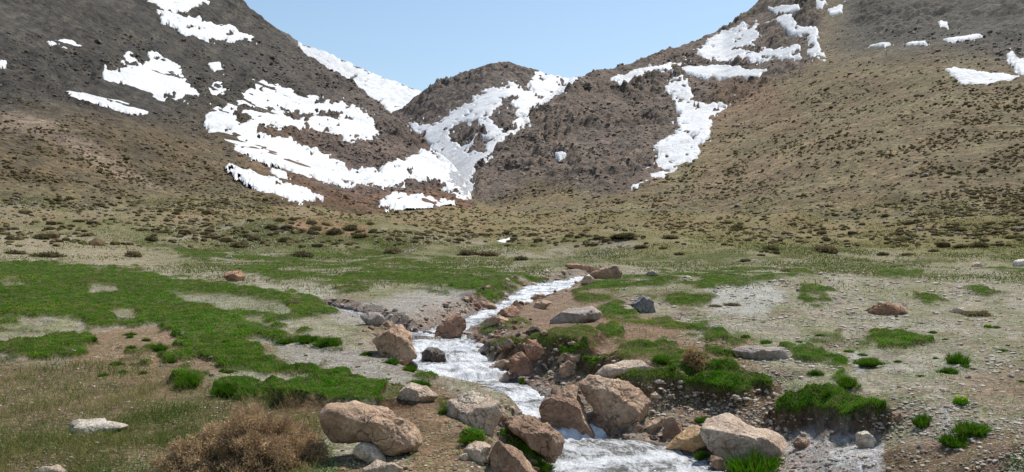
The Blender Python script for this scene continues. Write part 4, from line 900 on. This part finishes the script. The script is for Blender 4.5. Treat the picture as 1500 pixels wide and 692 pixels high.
# --- turf: blades spread so that near and far turf look equally dense
def scatter_px(n, y0, y1, x0=-140, x1=1640, power=1.0):
    px = RNG.uniform(x0, x1, n); py = y0+(y1-y0)*RNG.random(n)**power
    Y = depth_at(px, py); ok = ~np.isnan(Y); px, py, Y = px[ok], py[ok], Y[ok]
    Y = Y*(1+RNG.normal(0, .004, len(Y))); X = (px-CX)/F*Y
    return X, Y, px, py
X, Y, px, py = scatter_px(1500000, 350, 775)
tv_ = grid_at(turf, X, Y); ch_ = grid_at(np.minimum(chan, 9), X, Y)
ok = (RNG.random(len(X)) < np.clip(tv_*1.5-.2, 0, 1)) & (ch_ > .02)
X, Y, px, py = X[ok], Y[ok], px[ok], py[ok]
ok = RNG.random(len(X)) < np.clip(.34+.02*(Y-8), .3, .62); X, Y, px, py = X[ok], Y[ok], px[ok], py[ok]
n = len(X); Z = grid_at(ZT, X, Y)
tuft = noise2(X/.33, Y/.33, 301)*.5+.5; tone = noise2(X/1.7, Y/2.2, 302)[:, None]
h = (.016+.044*tuft**1.8)*RNG.uniform(.6, 1.3, n)*np.clip(Y/28, .9, 1.25); w = np.clip(.0045, .95*Y/F, None)*RNG.uniform(.7, 1.3, n)
gc = green(n, RNG)*1.08*(1+.3*tone); yel = sstep(.25, .6, noise2(X/2.3+40, Y/3.1, 303))[:, None]
gc = lerp(gc, gc*C(1.7,1.15,.9)+C(.022,.010,0), yel*.75); gc = lerp(gc, gc*C(.7,.68,.8), (sstep(.1,.6,noise2(X/.8+9, Y/1.1, 304))[:, None])*.7)
oli = sstep(.15,.55,noise2(X/3.1+70, Y/4.4, 305)+.4*noise2(X/.6, Y/.7, 306))[:, None]; gc = lerp(gc, C(.10,.105,.018)*RNG.uniform(.6,1.3,(n,1)), oli*.25)
br = np.clip(1-grid_at(turf, X, Y)*1.0, 0, 1)[:, None]; gc = lerp(gc, C(.17,.125,.05), br*.8)
lean = RNG.normal(0, .85, (n, 2))*h[:, None]
V, Fc, cc_ = blades(np.stack([X, Y, Z-.004], 1), h, w, lean, np.clip(gc, 0.01, 1))
tag(put('grass', raw_mesh('grass', V, Fc, cc_), M['leaf']), kind='stuff')
# --- thin dry grass in the foreground and between the turf
X, Y, px, py = scatter_px(300000, 395, 775)
d1 = sdpoly(px.astype(np.float32), py.astype(np.float32), [(-300,535),(200,530),(330,575),(480,590),(440,800),(-300,800)], 60)
d2 = sdpoly(px.astype(np.float32), py.astype(np.float32), [(690,500),(900,470),(1140,500),(1140,600),(1000,600),(860,560),(700,560)], 60)
pr = np.maximum(sstep(-25, 15, d1)*(.25+.75*sstep(-.25, .45, noise2(X/.5, Y/.6, 311))), .12*sstep(-10, 10, d2)); pr = np.maximum(pr, .02)
ok = (RNG.random(len(X)) < pr*.95) & (grid_at(np.minimum(chan, 9), X, Y) > .12); X, Y, px, py = X[ok], Y[ok], px[ok], py[ok]
n = len(X); Z = grid_at(ZT, X, Y); h = RNG.uniform(.03, .12, n); w = np.clip(.0028, .55*Y/F, None)*RNG.uniform(.6, 1.3, n)
t = np.clip(.06+RNG.random((n, 1))*.7+.5*noise2(X/1.1, Y/1.3, 312)[:, None], 0, 1)
gc = np.where(t < .5, lerp(C(.04,.085,.012), C(.11,.125,.03), t*2), lerp(C(.11,.125,.03), C(.27,.205,.095), t*2-1))
V, Fc, cc_ = blades(np.stack([X, Y, Z-.004], 1), h, w, RNG.normal(0, .75, (n, 2))*h[:, None], gc)
tag(put('dry_grass', raw_mesh('dry_grass', V, Fc, cc_), M['dry']), kind='stuff')
# --- low olive herbs on the far meadow
X, Y, px, py = scatter_px(700000, 290, 450)
hb = sstep(-.45, .4, noise2(X/7, Y/10, 341)+.6*noise2(X/2.2, Y/3, 342))
pr = hb*sstep(20, 36, Y)*(1-sstep(120, 200, Y)*.6)*np.where((px < 260) & (py > 300), .35, 1)
ok = (RNG.random(len(X)) < pr*.5) & (grid_at(turf, X, Y) < .5) & (grid_at(np.minimum(chan, 9), X, Y) > .2); X, Y = X[ok], Y[ok]
n = len(X); Z = grid_at(ZT, X, Y); h = RNG.uniform(.03, .10, n); w = np.clip(.01, 1.15*Y/F, None)*RNG.uniform(.7, 1.4, n)
t = np.clip(RNG.random((n, 1))*.8+.4*noise2(X/4, Y/6, 343)[:, None], 0, 1)
gc = np.where(t < .5, lerp(C(.055,.095,.015), C(.12,.135,.035), t*2), lerp(C(.12,.135,.035), C(.21,.18,.085), t*2-1))
V, Fc, cc_ = blades(np.stack([X, Y, Z-.004], 1), h, w, RNG.normal(0, .8, (n, 2))*h[:, None], gc)
tag(put('meadow_herbs', raw_mesh('meadow_herbs', V, Fc, cc_), M['dry']), kind='stuff')
def proj_r(X, Y): return (YH-F*(grid_at(ZT, X, Y)-ZC)/Y).astype(np.float32)
# --- small leaves and rosettes on the gravel
X, Y, px, py = scatter_px(700000, 366, 775)
lf = sstep(.0, .55, noise2(X/.9, Y/1.3, 321)+.7*noise2(X/.25, Y/.28, 322)+.3*noise2(X/3, Y/4, 323))
pr = (.05+.37*sstep(880, 1040, px))*lf+.03+.13*lf*(py < 520)
pr = np.maximum(pr, .8*sstep(-10, 10, sdpoly(px.astype(np.float32), py.astype(np.float32), [(385,690),(430,650),(490,655),(495,720),(380,720)], 40)))
pr = np.maximum(pr, .35*sstep(-20, 20, sdpoly(px.astype(np.float32), py.astype(np.float32), [(60,650),(250,600),(330,640),(240,760),(0,760)], 40))*lf)
pr *= 1-.8*np.clip(bk_ := grid_at(bank, X, Y), 0, 1); pr *= np.clip(1.2-Y/70, .25, 1)
dsoil = grid_at(dirtb_full := np.pad(dirtb, ((0, NR-dirtb.shape[0]), (0, 0))), X, Y)
pr *= 1-.9*np.clip(grid_at(wetm, X, Y)*1.4, 0, 1); pr *= 1-.85*sstep(-15, 12, sdpoly((CX+F*X/Y).astype(np.float32), proj_r(X, Y), [(1255,720),(1285,655),(1400,636),(1480,640),(1460,700),(1440,760),(1300,760)], 40)); ok = (RNG.random(len(X)) < pr*.8) & (grid_at(turf, X, Y) < .3) & (grid_at(np.minimum(chan, 9), X, Y) > .15) & (dsoil < .3); X, Y = X[ok], Y[ok]
n = len(X); Z = grid_at(ZT, X, Y); s = np.clip(.012, 1.25*Y/F, None)*RNG.uniform(.6, 1.5, n)
nv = RNG.normal(0, .5, (n, 3))+[0, 0, 1]; nv /= np.linalg.norm(nv, axis=1)[:, None]
u = np.cross(nv, RNG.normal(size=(n, 3))); u /= np.linalg.norm(u, axis=1)[:, None]; v = np.cross(nv, u)
ctr = np.stack([X, Y, Z+s*.5], 1)
V = np.stack([ctr-u*s[:,None]*.8, ctr-v*s[:,None]*.45, ctr+u*s[:,None]*.8, ctr+v*s[:,None]*.45], 1).reshape(-1, 3)
t = RNG.random((n, 1))*np.where(CX+F*X/Y > 880, 1, .72)[:, None]; gc = np.where(t < .6, lerp(C(.10,.15,.05), C(.22,.27,.13), t/.6), lerp(C(.22,.27,.13), C(.46,.47,.38), (t-.6)/.4))
tag(put('ground_cover_leaves', raw_mesh('ground_cover_leaves', V, np.arange(n*4).reshape(-1, 4), np.repeat(gc, 4, 0)), M['leaf']), kind='stuff')
# --- gravel
PB = []
for k in range(6):
    v8, f8 = ico(1); r = np.random.default_rng(40+k); U, _ = rock_unit(40+k, 1, None, 7, 10)
    PB.append(U*np.array([1, r.uniform(.6, 1), r.uniform(.35, .7)]))
def pebbles(name, X, Y, s, colr, mat, lift=.15):
    n = len(X); Z = grid_at(ZT, X, Y); a = RNG.uniform(0, 6.28, n); k = RNG.integers(0, 6, n); B = np.array(PB)[k]*s[:, None, None]
    ca, sa = np.cos(a)[:, None], np.sin(a)[:, None]
    V = np.stack([B[...,0]*ca-B[...,1]*sa+X[:,None], B[...,0]*sa+B[...,1]*ca+Y[:,None], B[...,2]+(Z+s*lift)[:,None]], -1)
    f = ico(1)[1]; nv = PB[0].shape[0]
    Fc = (f[None]+(np.arange(n)*nv)[:, None, None]).reshape(-1, 3)
    return tag(put(name, raw_mesh(name, V.reshape(-1, 3), Fc, np.repeat(colr, nv, 0)), mat), kind='stuff')
X, Y, px, py = scatter_px(130000, 372, 775)
pr = .22+.5*bankp if (bankp := grid_at(bank, X, Y)) is not None else 0
pr = pr*np.where(px > 1000, 1.5, 1)*(.35+.65*sstep(-.3, .5, noise2(X/1.2, Y/1.4, 331)))
ok = (RNG.random(len(X)) < pr) & (grid_at(turf, X, Y) < .25) & (grid_at(np.minimum(chan, 9), X, Y) > .0) & (grid_at(dirtb_full, X, Y) < .5); X, Y = X[ok], Y[ok]
n = len(X); s = np.clip(.008, np.where(CX+F*X/Y > 900, 1.05, .8)*Y/F, None)*(.55+2.0*RNG.random(n)**4)
t = RNG.random((n, 1)); gc = lerp(C(.10,.072,.05), C(.44,.39,.32), t**1.3); gc = np.where(RNG.random((n,1)) < .2, C(.25,.16,.12), gc)
pebbles('gravel', X, Y, s, gc, M['pebble'])

X, Y, px, py = scatter_px(50000, 395, 775)
bk2 = grid_at(bank, X, Y); cz = grid_at(np.minimum(chan, 9), X, Y); clus = sstep(-.2, .5, noise2(X/.8, Y/.9, 351))
ok = (RNG.random(len(X)) < bk2*(.12+.5*clus)) & (cz > -.06) & (grid_at(turf, X, Y) < .4); X, Y = X[ok], Y[ok]; n = len(X)
s = (1.3+5.5*RNG.random(n)**3.5)*Y/F; t = RNG.random((n, 1)); gc = lerp(C(.13,.085,.06), C(.33,.27,.215), t); gc = np.where(RNG.random((n, 1)) < .25, C(.24,.15,.105), gc)
pebbles('bank_rubble', X, Y, s, gc, M['pebble'], .1)

# stones lying over the far meadow and the foot of the slopes
X, Y, px, py = scatter_px(26000, 285, 420)
ok = (RNG.random(len(X)) < .10+.35*sstep(.1, .6, noise2(X/6, Y/9, 361))) & (grid_at(np.minimum(chan, 9), X, Y) > .2) & (grid_at(turf, X, Y) < .5); X, Y = X[ok], Y[ok]; n = len(X)
s = (.6+1.7*RNG.random(n)**4)*Y/F; t = RNG.random((n, 1)); gc = lerp(C(.13,.105,.08), C(.38,.345,.29), t)
pebbles('field_stones', X, Y, s, gc, M['pebble'], .1)
X, Y, px, py = scatter_px(44000, 400, 775, 880, 1640)
ok = (RNG.random(len(X)) < .55*(1-.7*sstep(-15, 12, sdpoly((CX+F*X/Y).astype(np.float32), proj_r(X, Y), [(1255,720),(1285,655),(1400,636),(1480,640),(1460,700),(1440,760),(1300,760)], 40)))*(1-.8*np.clip(grid_at(wetm, X, Y), 0, 1))*sstep(-.3, .5, noise2(X/1.6, Y/1.8, 371))) & (grid_at(np.minimum(chan, 9), X, Y) > .3) & (grid_at(turf, X, Y) < .3); X, Y = X[ok], Y[ok]; n = len(X)
s = (1.3+4.2*RNG.random(n)**4)*Y/F; t = RNG.random((n, 1)); gc = lerp(C(.13,.095,.07), C(.36,.32,.26), t)
pebbles('flat_gravel', X, Y, s, gc, M['pebble'], .05)
# ------------------------------------------------------------------ cushion shrubs
def shrub_mesh(name, seed, n=420, dry=.5, flat=.55, spiky=1.0, dark=1.0):
    r = np.random.default_rng(seed)
    d = r.normal(size=(n, 3)); d[:,2] = np.abs(d[:,2])*.9+.05; d /= np.linalg.norm(d, axis=1)[:, None]
    lob = 1+.22*vnoise3(d*2.2+seed, seed)+.12*vnoise3(d*5+seed, seed+1)
    P = d*lob[:, None]*r.uniform(.45, .92, n)[:, None]*[1, 1, flat]
    L = r.uniform(.12, .30, n)*spiky; od = d+r.normal(0, .45, (n, 3)); od[:,2] += .35; od /= np.linalg.norm(od, axis=1)[:, None]
    a = np.cross(od, r.normal(size=(n, 3))); a /= np.linalg.norm(a, axis=1)[:, None]; w = r.uniform(.025, .06, n)[:, None]
    V = np.stack([P-a*w, P+a*w, P+od*L[:, None]*[1,1,.9]], 1).reshape(-1, 3); V[:,2] = np.maximum(V[:,2], -.03)
    t = r.random((n, 1)); c0 = lerp(C(.075,.062,.03), C(.17,.125,.065), t); c1 = lerp(C(.05,.062,.02), C(.10,.105,.035), t)
    c = lerp(c1, c0, dry)*dark
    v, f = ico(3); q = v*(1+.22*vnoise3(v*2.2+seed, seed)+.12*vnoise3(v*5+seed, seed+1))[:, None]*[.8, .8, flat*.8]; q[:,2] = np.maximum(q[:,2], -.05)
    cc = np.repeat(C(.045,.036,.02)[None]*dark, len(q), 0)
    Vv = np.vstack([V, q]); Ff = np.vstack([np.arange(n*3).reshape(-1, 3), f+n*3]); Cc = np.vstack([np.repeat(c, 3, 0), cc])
    return raw_mesh(name, Vv, Ff, Cc)
SHR = [shrub_mesh('cushion_shrub', 10+k, 420, dry=(.35,.9,.6,.8,.15,.7)[k], flat=(.5,.6,.42,.5,.55,.38)[k], dark=(1.05,1.5,1.35,1.7,1.1,1.25)[k]) for k in range(6)]
for m_ in SHR: m_.materials.append(M['shrubm'])
def shrub(px, py, wpx_, hpx_, k, label, group=None, name='cushion_shrub', cat='shrub'):
    Y = float(depth_at(px, min(py+hpx_*.4, 775)))
    if Y != Y: return
    X = (px-CX)/F*Y; z = float(grid_at(ZT, X, Y)); s = wpx_*.5*Y/F
    o = bpy.data.objects.new(name, SHR[k % 6]); COL.objects.link(o)
    o.location = (X, Y, z-.03*s); o.rotation_euler = (0, 0, RNG.uniform(0, 6.28)); o.scale = (s, s, max(.6, hpx_/wpx_/.5)*s)
    return tag(o, label, cat, group)
NAMED = [
 (195,370,30,16,1,'brown cushion shrub on pale gravel above the left turf'), (22,368,34,9,4,'dark green low shrub at the left edge above the turf'), (70,372,46,11,4,'dark green flat shrub second from the left edge above the turf'),
 (443,369,34,18,0,'dark round shrub on the upper left meadow right of the brown pair'), (352,355,34,14,1,'brown bushy shrub, left one of a close pair on the upper meadow'), (372,347,22,11,1,'smaller brown shrub behind the brown bushy one on the upper meadow'), (576,365,34,14,1,'brown shrub on the meadow edge left of the stream gap'),
 (684,367,36,14,1,'rust brown shrub, left of the joined row before the distant cascade'), (714,369,40,12,1,'rust brown shrub, right of the joined row before the distant cascade'), (763,377,24,11,4,'dark green shrub right of the joined brown row'),
 (1208,362,44,20,1,'large rust brown shrub on the right meadow'), (1072,444,30,10,2,'olive cushion on the silvery wet gravel at right'), (1047,446,24,9,2,'olive cushion left on the silvery wet gravel'),
 (1290,450,46,14,0,'dark scrub patch left of the brownish boulder'), (1432,457,50,15,1,'dark reddish scrub patch at far right with a bare hollow'), (130,342,24,9,1,'brown shrub on the far left gravel slope'), (240,339,22,8,0,'dark shrub on the far left gravel slope'),
 (420,330,22,9,0,'dark shrub beside the pinkish soil scar'), (397,329,20,9,1,'brown shrub left of the pinkish soil scar'), (528,343,26,10,0,'dark shrub right end of the pinkish soil scar'), (915,345,48,7,0,'dark low shrub row on the right meadow, longest one'), (878,346,22,7,0,'dark shrub left of the longest low row'),
 (1080,334,22,9,0,'dark shrub standing on the right slope foot'), (430,442,22,8,1,'brown earthy tussock in the left turf near its right end'), (1080,330,18,8,1,'brown shrub beside the dark one on the right slope foot'),
 (980,346,30,8,1,'brown shrub right of the longest low row'), (1150,395,20,7,2,'olive cushion on top of the far right turf'), (940,360,26,8,0,'dark shrub by the far meadow below the low row'),
]
for a in NAMED: shrub(*a)
# tussock of dry straw and the big dried bush in the foreground
def bush(name, px, py, wpx_, hpx_, n, label, c0, c1, seed, depth=.8, wmul=1.0, cat='shrub', up=.4):
    r = np.random.default_rng(seed); Y0 = float(depth_at(px, min(py+hpx_*.42, 775))); w = wpx_*.5*Y0/F; Y = Y0+w*depth*.35
    X = (px-CX)/F*Y; hh = hpx_*Y/F*.95
    nc_ = max(60, n//75); d = r.normal(size=(nc_, 3)); d[:,2] = np.abs(d[:,2]); d /= np.linalg.norm(d, axis=1)[:, None]
    lob = 1+.24*vnoise3(d*2.4+seed, seed)+.22*vnoise3(d*5.5+seed, seed+1)
    Cc = d*(lob*r.uniform(.55, .98, nc_)**.6)[:, None]*[w*.92, w*depth*.92, hh*.92]; tone_ = r.random(nc_)
    ci = r.integers(0, nc_, n); cd = r.normal(size=(n, 3)); cd /= np.linalg.norm(cd, axis=1)[:, None]; cr = .055*wmul
    P = Cc[ci]+cd*(r.random(n)**.5*cr)[:, None]
    L = r.uniform(.012, .036, n)*wmul; od = cd*.9+d[ci]*.5+r.normal(0, .35, (n, 3)); od[:,2] += up*.6; od /= np.linalg.norm(od, axis=1)[:, None]
    a = np.cross(od, r.normal(size=(n, 3))); a /= np.linalg.norm(a, axis=1)[:, None]; wd = r.uniform(.003, .0065, n)[:, None]*wmul
    gz = grid_at(ZT, X+P[:,0], Y+P[:,1])-grid_at(ZT, X, Y)
    P[:,2] += np.maximum(gz, -.1)
    V = np.stack([P-a*wd, P+a*wd, P+od*L[:, None]], 1).reshape(-1, 3)
    t = np.clip(r.random((n, 1))*.5+.6*tone_[ci][:, None]-.05, 0, 1); c = lerp(c0, c1, t)
    me = raw_mesh('twigs', V, np.arange(n*3).reshape(-1, 3), np.repeat(c, 3, 0))
    root = bpy.data.objects.new(name, None); COL.objects.link(root); root.location = (X, Y, float(grid_at(ZT, X, Y)))
    tag(root, label, cat); put('twigs', me, M['dry'], root)
    for b in range(26):                           # woody stems showing between the twigs
        e = Cc[int(r.integers(nc_))]*1.02; p0 = np.array([e[0]*.15, e[1]*.15, 0]); pm = (p0+e)/2+r.normal(0, .03, 3); ring = []
        for q_, rad in ((p0, .008), (pm, .006), (e, .003)):
            ring += [q_+[rad*math.cos(t_), rad*math.sin(t_), 0] for t_ in (0, 2.1, 4.2)]
        put('stem', raw_mesh('stem', ring, [[k_*3+i_, k_*3+(i_+1) % 3, k_*3+3+(i_+1) % 3, k_*3+3+i_] for k_ in range(2) for i_ in range(3)], np.repeat(C(.16,.12,.085)[None], 9, 0)), M['dry'], root)
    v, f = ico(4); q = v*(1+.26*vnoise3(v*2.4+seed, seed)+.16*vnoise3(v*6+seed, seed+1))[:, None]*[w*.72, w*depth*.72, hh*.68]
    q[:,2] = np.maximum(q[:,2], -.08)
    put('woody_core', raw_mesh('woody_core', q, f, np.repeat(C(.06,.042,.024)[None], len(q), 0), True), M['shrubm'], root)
    return root
bush('dried_bush', 358, 655, 272, 80, 80000, 'big dried brown bush in the left foreground beside the hollow boulder', C(.13,.085,.047), C(.47,.34,.20), 5, .8, .8)
bush('straw_tussock', 1018, 524, 40, 27, 2600, 'straw coloured tussock on the right turf', C(.20,.13,.06), C(.42,.30,.15), 7, .9, 1.0, 'tussock')
# green tufts
def tuft_mesh(seed, n=900):
    r = np.random.default_rng(seed); a = r.uniform(0, 6.28, n); q = np.sqrt(r.random(n))*.85
    P = np.stack([np.cos(a)*q, np.sin(a)*q, np.zeros(n)], 1); lobe = 1+.25*np.sin(a*2+seed)+.2*np.sin(a*3+seed*2.3)+.12*np.sin(a*5+seed); q = q*lobe; P = np.stack([np.cos(a)*q, np.sin(a)*q, np.zeros(n)], 1)
    h = (.30+.34*r.random(n)**1.5)*np.clip(1-.5*q*q, .25, 1)*(1+.35*np.sin(P[:,0]*7+seed)*np.sin(P[:,1]*6+1))
    lean = np.stack([np.cos(a), np.sin(a)], 1)*(q*.35)[:, None]+r.normal(0, .13, (n, 2))
    V, Fc, c = blades(P, h, r.uniform(.03, .055, n), lean, green(n, r)*.62, .35, r)
    v, f = ico(3); s = v*[.7, .7, .18]; s[:,2] = np.maximum(s[:,2], -.1)
    return raw_mesh('grass_tuft', np.vstack([V, s]), np.vstack([Fc, f+len(V)]), np.vstack([c, np.repeat(C(.03,.05,.012)[None], len(s), 0)]))
TF = [tuft_mesh(70+k) for k in range(4)]
for m_ in TF: m_.materials.append(M['leaf'])
def tuft(px, py, wpx_, hpx_, label, group=None, k=0):
    Y = float(depth_at(px, min(py+hpx_*.4, 775)))
    if Y != Y: return
    X = (px-CX)/F*Y; s = wpx_*.5*Y/F
    o = bpy.data.objects.new('grass_tuft', TF[k % 4]); COL.objects.link(o); o.location = (X, Y, float(grid_at(ZT, X, Y))-.02*s)
    o.rotation_euler = (0, 0, RNG.uniform(0, 6.28)); o.scale = (s*RNG.uniform(.9, 1.1), s*RNG.uniform(.55, 1.1), s*np.clip(hpx_/wpx_/.36, .6, 2)*RNG.uniform(.8, 1.1)); tag(o, label, 'grass tuft', group)
TUFTS = [
 (1110,676,94,40,'big lush green grass clump in front of the pale flat topped boulder'), (1352,612,42,25,'round green tuft left of the wet trickle at lower right'), (1424,624,58,26,'wide green tuft right of the wet trickle at lower right'), (1398,642,44,22,'green tuft lowest of the three by the wet trickle'),
 (1028,658,26,32,'small green tuft growing against the left side of the pale flat topped boulder'), (1402,524,34,20,'green tuft upper of a pair on the right gravel'), (1390,541,28,15,'green tuft lower of a pair on the right gravel'), (480,497,38,22,'dark green mound at the right end of the left turf'), (450,494,34,16,'green mound left of the dark mound at the end of the left turf'),
 (332,568,40,26,'bushy green tuft at the left end of the cut turf edge'), (275,556,52,22,'green tuft on bare soil below the left turf'), (250,525,26,10,'small green tuft, left one on the bare patch'), (232,506,40,14,'flat green tuft on the bare patch near the big turf'), (420,497,30,12,'green tuft at the lower rim of the left turf'),
 (688,640,34,14,'yellow green tuft on the dirt path'), (737,631,18,14,'small green tuft beside the brown block of the cracked slab'), (760,652,32,26,'green tuft climbing the mossy boulder'), (792,680,40,20,'leafy green tuft at the foot of the mossy boulder'), (806,640,22,14,'moss green tuft on top of the mossy boulder face'),
 (600,538,26,12,'green tuft on gravel near the left water edge'), (616,560,26,16,'green tuft by the water below the pair of wet chunks'), (652,598,20,18,'thin green tuft beside the cracked slab'), (574,528,24,12,'green tuft under the leaning boulder'), (536,517,18,9,'little green tuft left of the leaning boulder'), (676,488,16,14,'dark green tuft at the right foot of the midstream boulder'), (765,556,16,12,'little green tuft before the lower pinkish boulder'),
 (968,525,28,14,'green tuft left of the straw tussock'), (985,537,14,10,'small green tuft before the straw tussock'), (1030,612,24,14,'thin green tuft behind the big pale boulder'), (845,690,14,18,'wispy green tuft by the white water at the bottom'), (1272,528,38,14,'flat green tuft on the gravel above the big turf bank'), (1212,574,24,12,'green tuft on top of the big turf bank'), (1240,558,52,16,'green tuft behind the big turf bank'),
 (1195,545,22,10,'small dark tuft between turf patches above the big bank'), (1092,492,16,8,'small green tuft at the edge of the pale gravel by the grey boulder'), (1122,500,20,8,'small green tuft just behind the wide grey boulder'),
]
for k, a in enumerate(TUFTS): tuft(*a, k=k)
for k, (px, py) in enumerate(pts_in([(1150,470),(1500,440),(1500,560),(1300,560),(1150,500)], 16, RNG)): tuft(px, py, RNG.uniform(7, 16), 5, 'very small green tuft scattered on the right gravel flat', 'very small green tufts on the right gravel', k)
for k, (px, py) in enumerate(pts_in([(130,480),(330,480),(340,545),(150,550)], 14, RNG)): tuft(px, py, RNG.uniform(8, 20), 7, 'very small green tuft scattered on the bare soil at left', 'very small green tufts on the bare soil', k)
# yellow flowering plant
def flowering(px, py, wpx_, label):
    Y = float(depth_at(px, py)); X = (px-CX)/F*Y; r = np.random.default_rng(3); s = wpx_*.5*Y/F; n = 160
    root = bpy.data.objects.new('flowering_plant', None); COL.objects.link(root); root.location = (X, Y, float(grid_at(ZT, X, Y))); tag(root, label, 'plant')
    a = r.uniform(0, 6.28, n); q = r.random(n)*s*.9; P = np.stack([np.cos(a)*q, np.sin(a)*q, q*0], 1)
    V, Fc, c = blades(P, r.uniform(.3, .8, n)*s, r.uniform(.012, .02, n), r.normal(0, .25, (n, 2))*s, green(n, r), .35, r)
    put('leaves', raw_mesh('leaves', V, Fc, c), M['leaf'], root)
    for k in range(10):
        b = r.uniform(0, 6.28); g_ = r.random()**.5*s*.8; m = 6; ang = np.arange(m)*2*np.pi/m; rr_ = .011
        V = [[0, 0, .004]]+[[rr_*math.cos(t)*(1 if i % 2 else .8), rr_*math.sin(t)*(1 if i % 2 else .8), 0.007*math.cos(2*t)] for i, t in enumerate(ang)]
        f = put('flower', raw_mesh('flower', V, [[0, i+1, (i+1) % m+1] for i in range(m)], np.repeat(C(.75,.62,.03)[None], m+1, 0)), M['leaf'], root, (math.cos(b)*g_, math.sin(b)*g_, s*r.uniform(.6, .95)))
        f.rotation_euler = (r.uniform(.2, .7), r.uniform(-.4, .4), 0)
flowering(1408, 591, 24, 'small plant with yellow flowers on the gravel at right')
flowering(1447, 480, 12, 'tiny yellow flowering plant further back on the right gravel')
# scattered shrubs at the foot of the slopes, each a thing of its own
def zone_scatter(n, poly, lab, grp, ks, pmin=0):
    for px, py in pts_in(poly, n, RNG):
        Y = float(depth_at(px, py)); 
        if Y != Y: continue
        wp_ = np.clip(RNG.uniform(.35, .95)*(1+.9*RNG.random()**3)*F/Y, 5, 30)
        shrub(px, py, wp_, wp_*RNG.uniform(.4, .62), int(ks[RNG.integers(len(ks))]), lab, grp)
zone_scatter(82, [(0,275),(200,292),(380,312),(560,330),(560,350),(330,330),(120,310),(0,305)], 'low dark cushion shrub scattered along the foot of the left mountain', 'cushion shrubs at the foot of the left mountain', [0,1,3,0])
zone_scatter(62, [(540,325),(700,326),(860,330),(900,345),(740,352),(600,352)], 'low brown cushion shrub scattered on the valley floor before the gully', 'cushion shrubs before the gully', [1,3,0])
zone_scatter(90, [(860,326),(1100,318),(1500,300),(1500,350),(1250,352),(1000,352)], 'low dark cushion shrub scattered along the foot of the right slope', 'cushion shrubs at the foot of the right slope', [0,1,2,3])
zone_scatter(22, [(880,352),(1500,345),(1500,375),(1000,380)], 'low olive cushion shrub on the grassy far right meadow', 'cushion shrubs on the right meadow', [2,4,5])
zone_scatter(16, [(0,305),(300,325),(520,350),(480,362),(200,350),(0,345)], 'low cushion shrub on the pale gravel of the upper left meadow', 'cushion shrubs on the upper left meadow', [0,2,5])
# the rest of the scrub and the loose rock high on the slopes: one mass each
def clumps(name, X, Y, s, flat, colr, mat):
    n = len(X); Z = grid_at(ZT, X, Y); v, f = ico(1); k = RNG.integers(0, 5, n)
    base_ = np.array([v*(1+.35*vnoise3(v*1.7+q*9, q))[:, None] for q in range(5)]); B = base_[k]*s[:, None, None]*np.array([1, 1, flat])
    B = B*(1+RNG.normal(0, .14, B.shape[:2]+(1,)))
    a = RNG.uniform(0, 6.28, n); ca, sa = np.cos(a)[:, None], np.sin(a)[:, None]
    V = np.stack([B[...,0]*ca-B[...,1]*sa+X[:,None], B[...,0]*sa+B[...,1]*ca+Y[:,None], B[...,2]+(Z+s*.1)[:,None]], -1)
    Fc = (f[None]+(np.arange(n)*len(v))[:, None, None]).reshape(-1, 3)
    return tag(put(name, raw_mesh(name, V.reshape(-1, 3), Fc, np.repeat(colr, len(v), 0)), mat), kind='stuff')
X, Y, px, py = scatter_px(90000, 40, 362, -180, 1680, .75)
X, Y, px, py = (q[~((grid_at(turf, X, Y) > .25) & (Y < 150))] for q in (X, Y, px, py)); rk = grid_at(rocky, X, Y); sn_ = grid_at(snowm, X, Y); cmp_ = comp[np.clip(np.searchsorted(YR, Y), 0, NR-1), np.clip(np.searchsorted(PXC, CX+F*X/Y), 0, NC-1)]
pr = np.clip(1-rk*1.4, 0, 1)*(.12+.88*sstep(-.3, .45, noise2(X/9, Y/12, 401)+.6*noise2(X/28, Y/40, 402)))*np.where(py < 120, .35, 1)*np.where((cmp_ == 1) & (py < 250), .5, 1)
pr = pr*lerp(.12, 1, sstep(50, 125, Y)); ok = (RNG.random(len(X)) < pr*.62) & (sn_ < .05) & (Y > 48); Xs, Ys = X[ok], Y[ok]; n = len(Xs)
s = RNG.uniform(.11, .3, n)*(1+1.2*RNG.random(n)**6)*np.where(Y[ok] < 150, lerp(1.15, 1.05, np.clip((Y[ok]-62)/88, 0, 1))*(.7+.6*RNG.random(n)**2), np.clip(Y[ok]/150, 1, 1.5)); t = RNG.random((n, 1))
gc = np.where(t < .5, lerp(C(.065,.048,.027), C(.12,.088,.05), t*2), lerp(C(.085,.072,.034), C(.14,.12,.058), t*2-1))
clumps('slope_scrub', Xs, Ys, s, .56, gc, M['shrubm'])
ok = (RNG.random(len(X)) < (np.clip(rk, 0, 1)*.75+.05)*(.25+.75*sstep(-.3,.4,noise2(X/22, Y/30, 403)))) & (sn_ < .25) & (Y > 80); Xs, Ys = X[ok], Y[ok]; n = len(Xs)
s = RNG.uniform(.2, .5, n)*(1+1.8*RNG.random(n)**6)*np.clip(Ys/300, .5, 1.3); t = RNG.random((n, 1))
gc = lerp(C(.07,.056,.046), C(.165,.13,.105), t**1.4)*np.where((cmp_[ok] == 1) & (py[ok] < 200), .75, 1)[:, None]
o = pebbles('scree_rocks', Xs, Ys, s, gc, M['pebble'], .1)
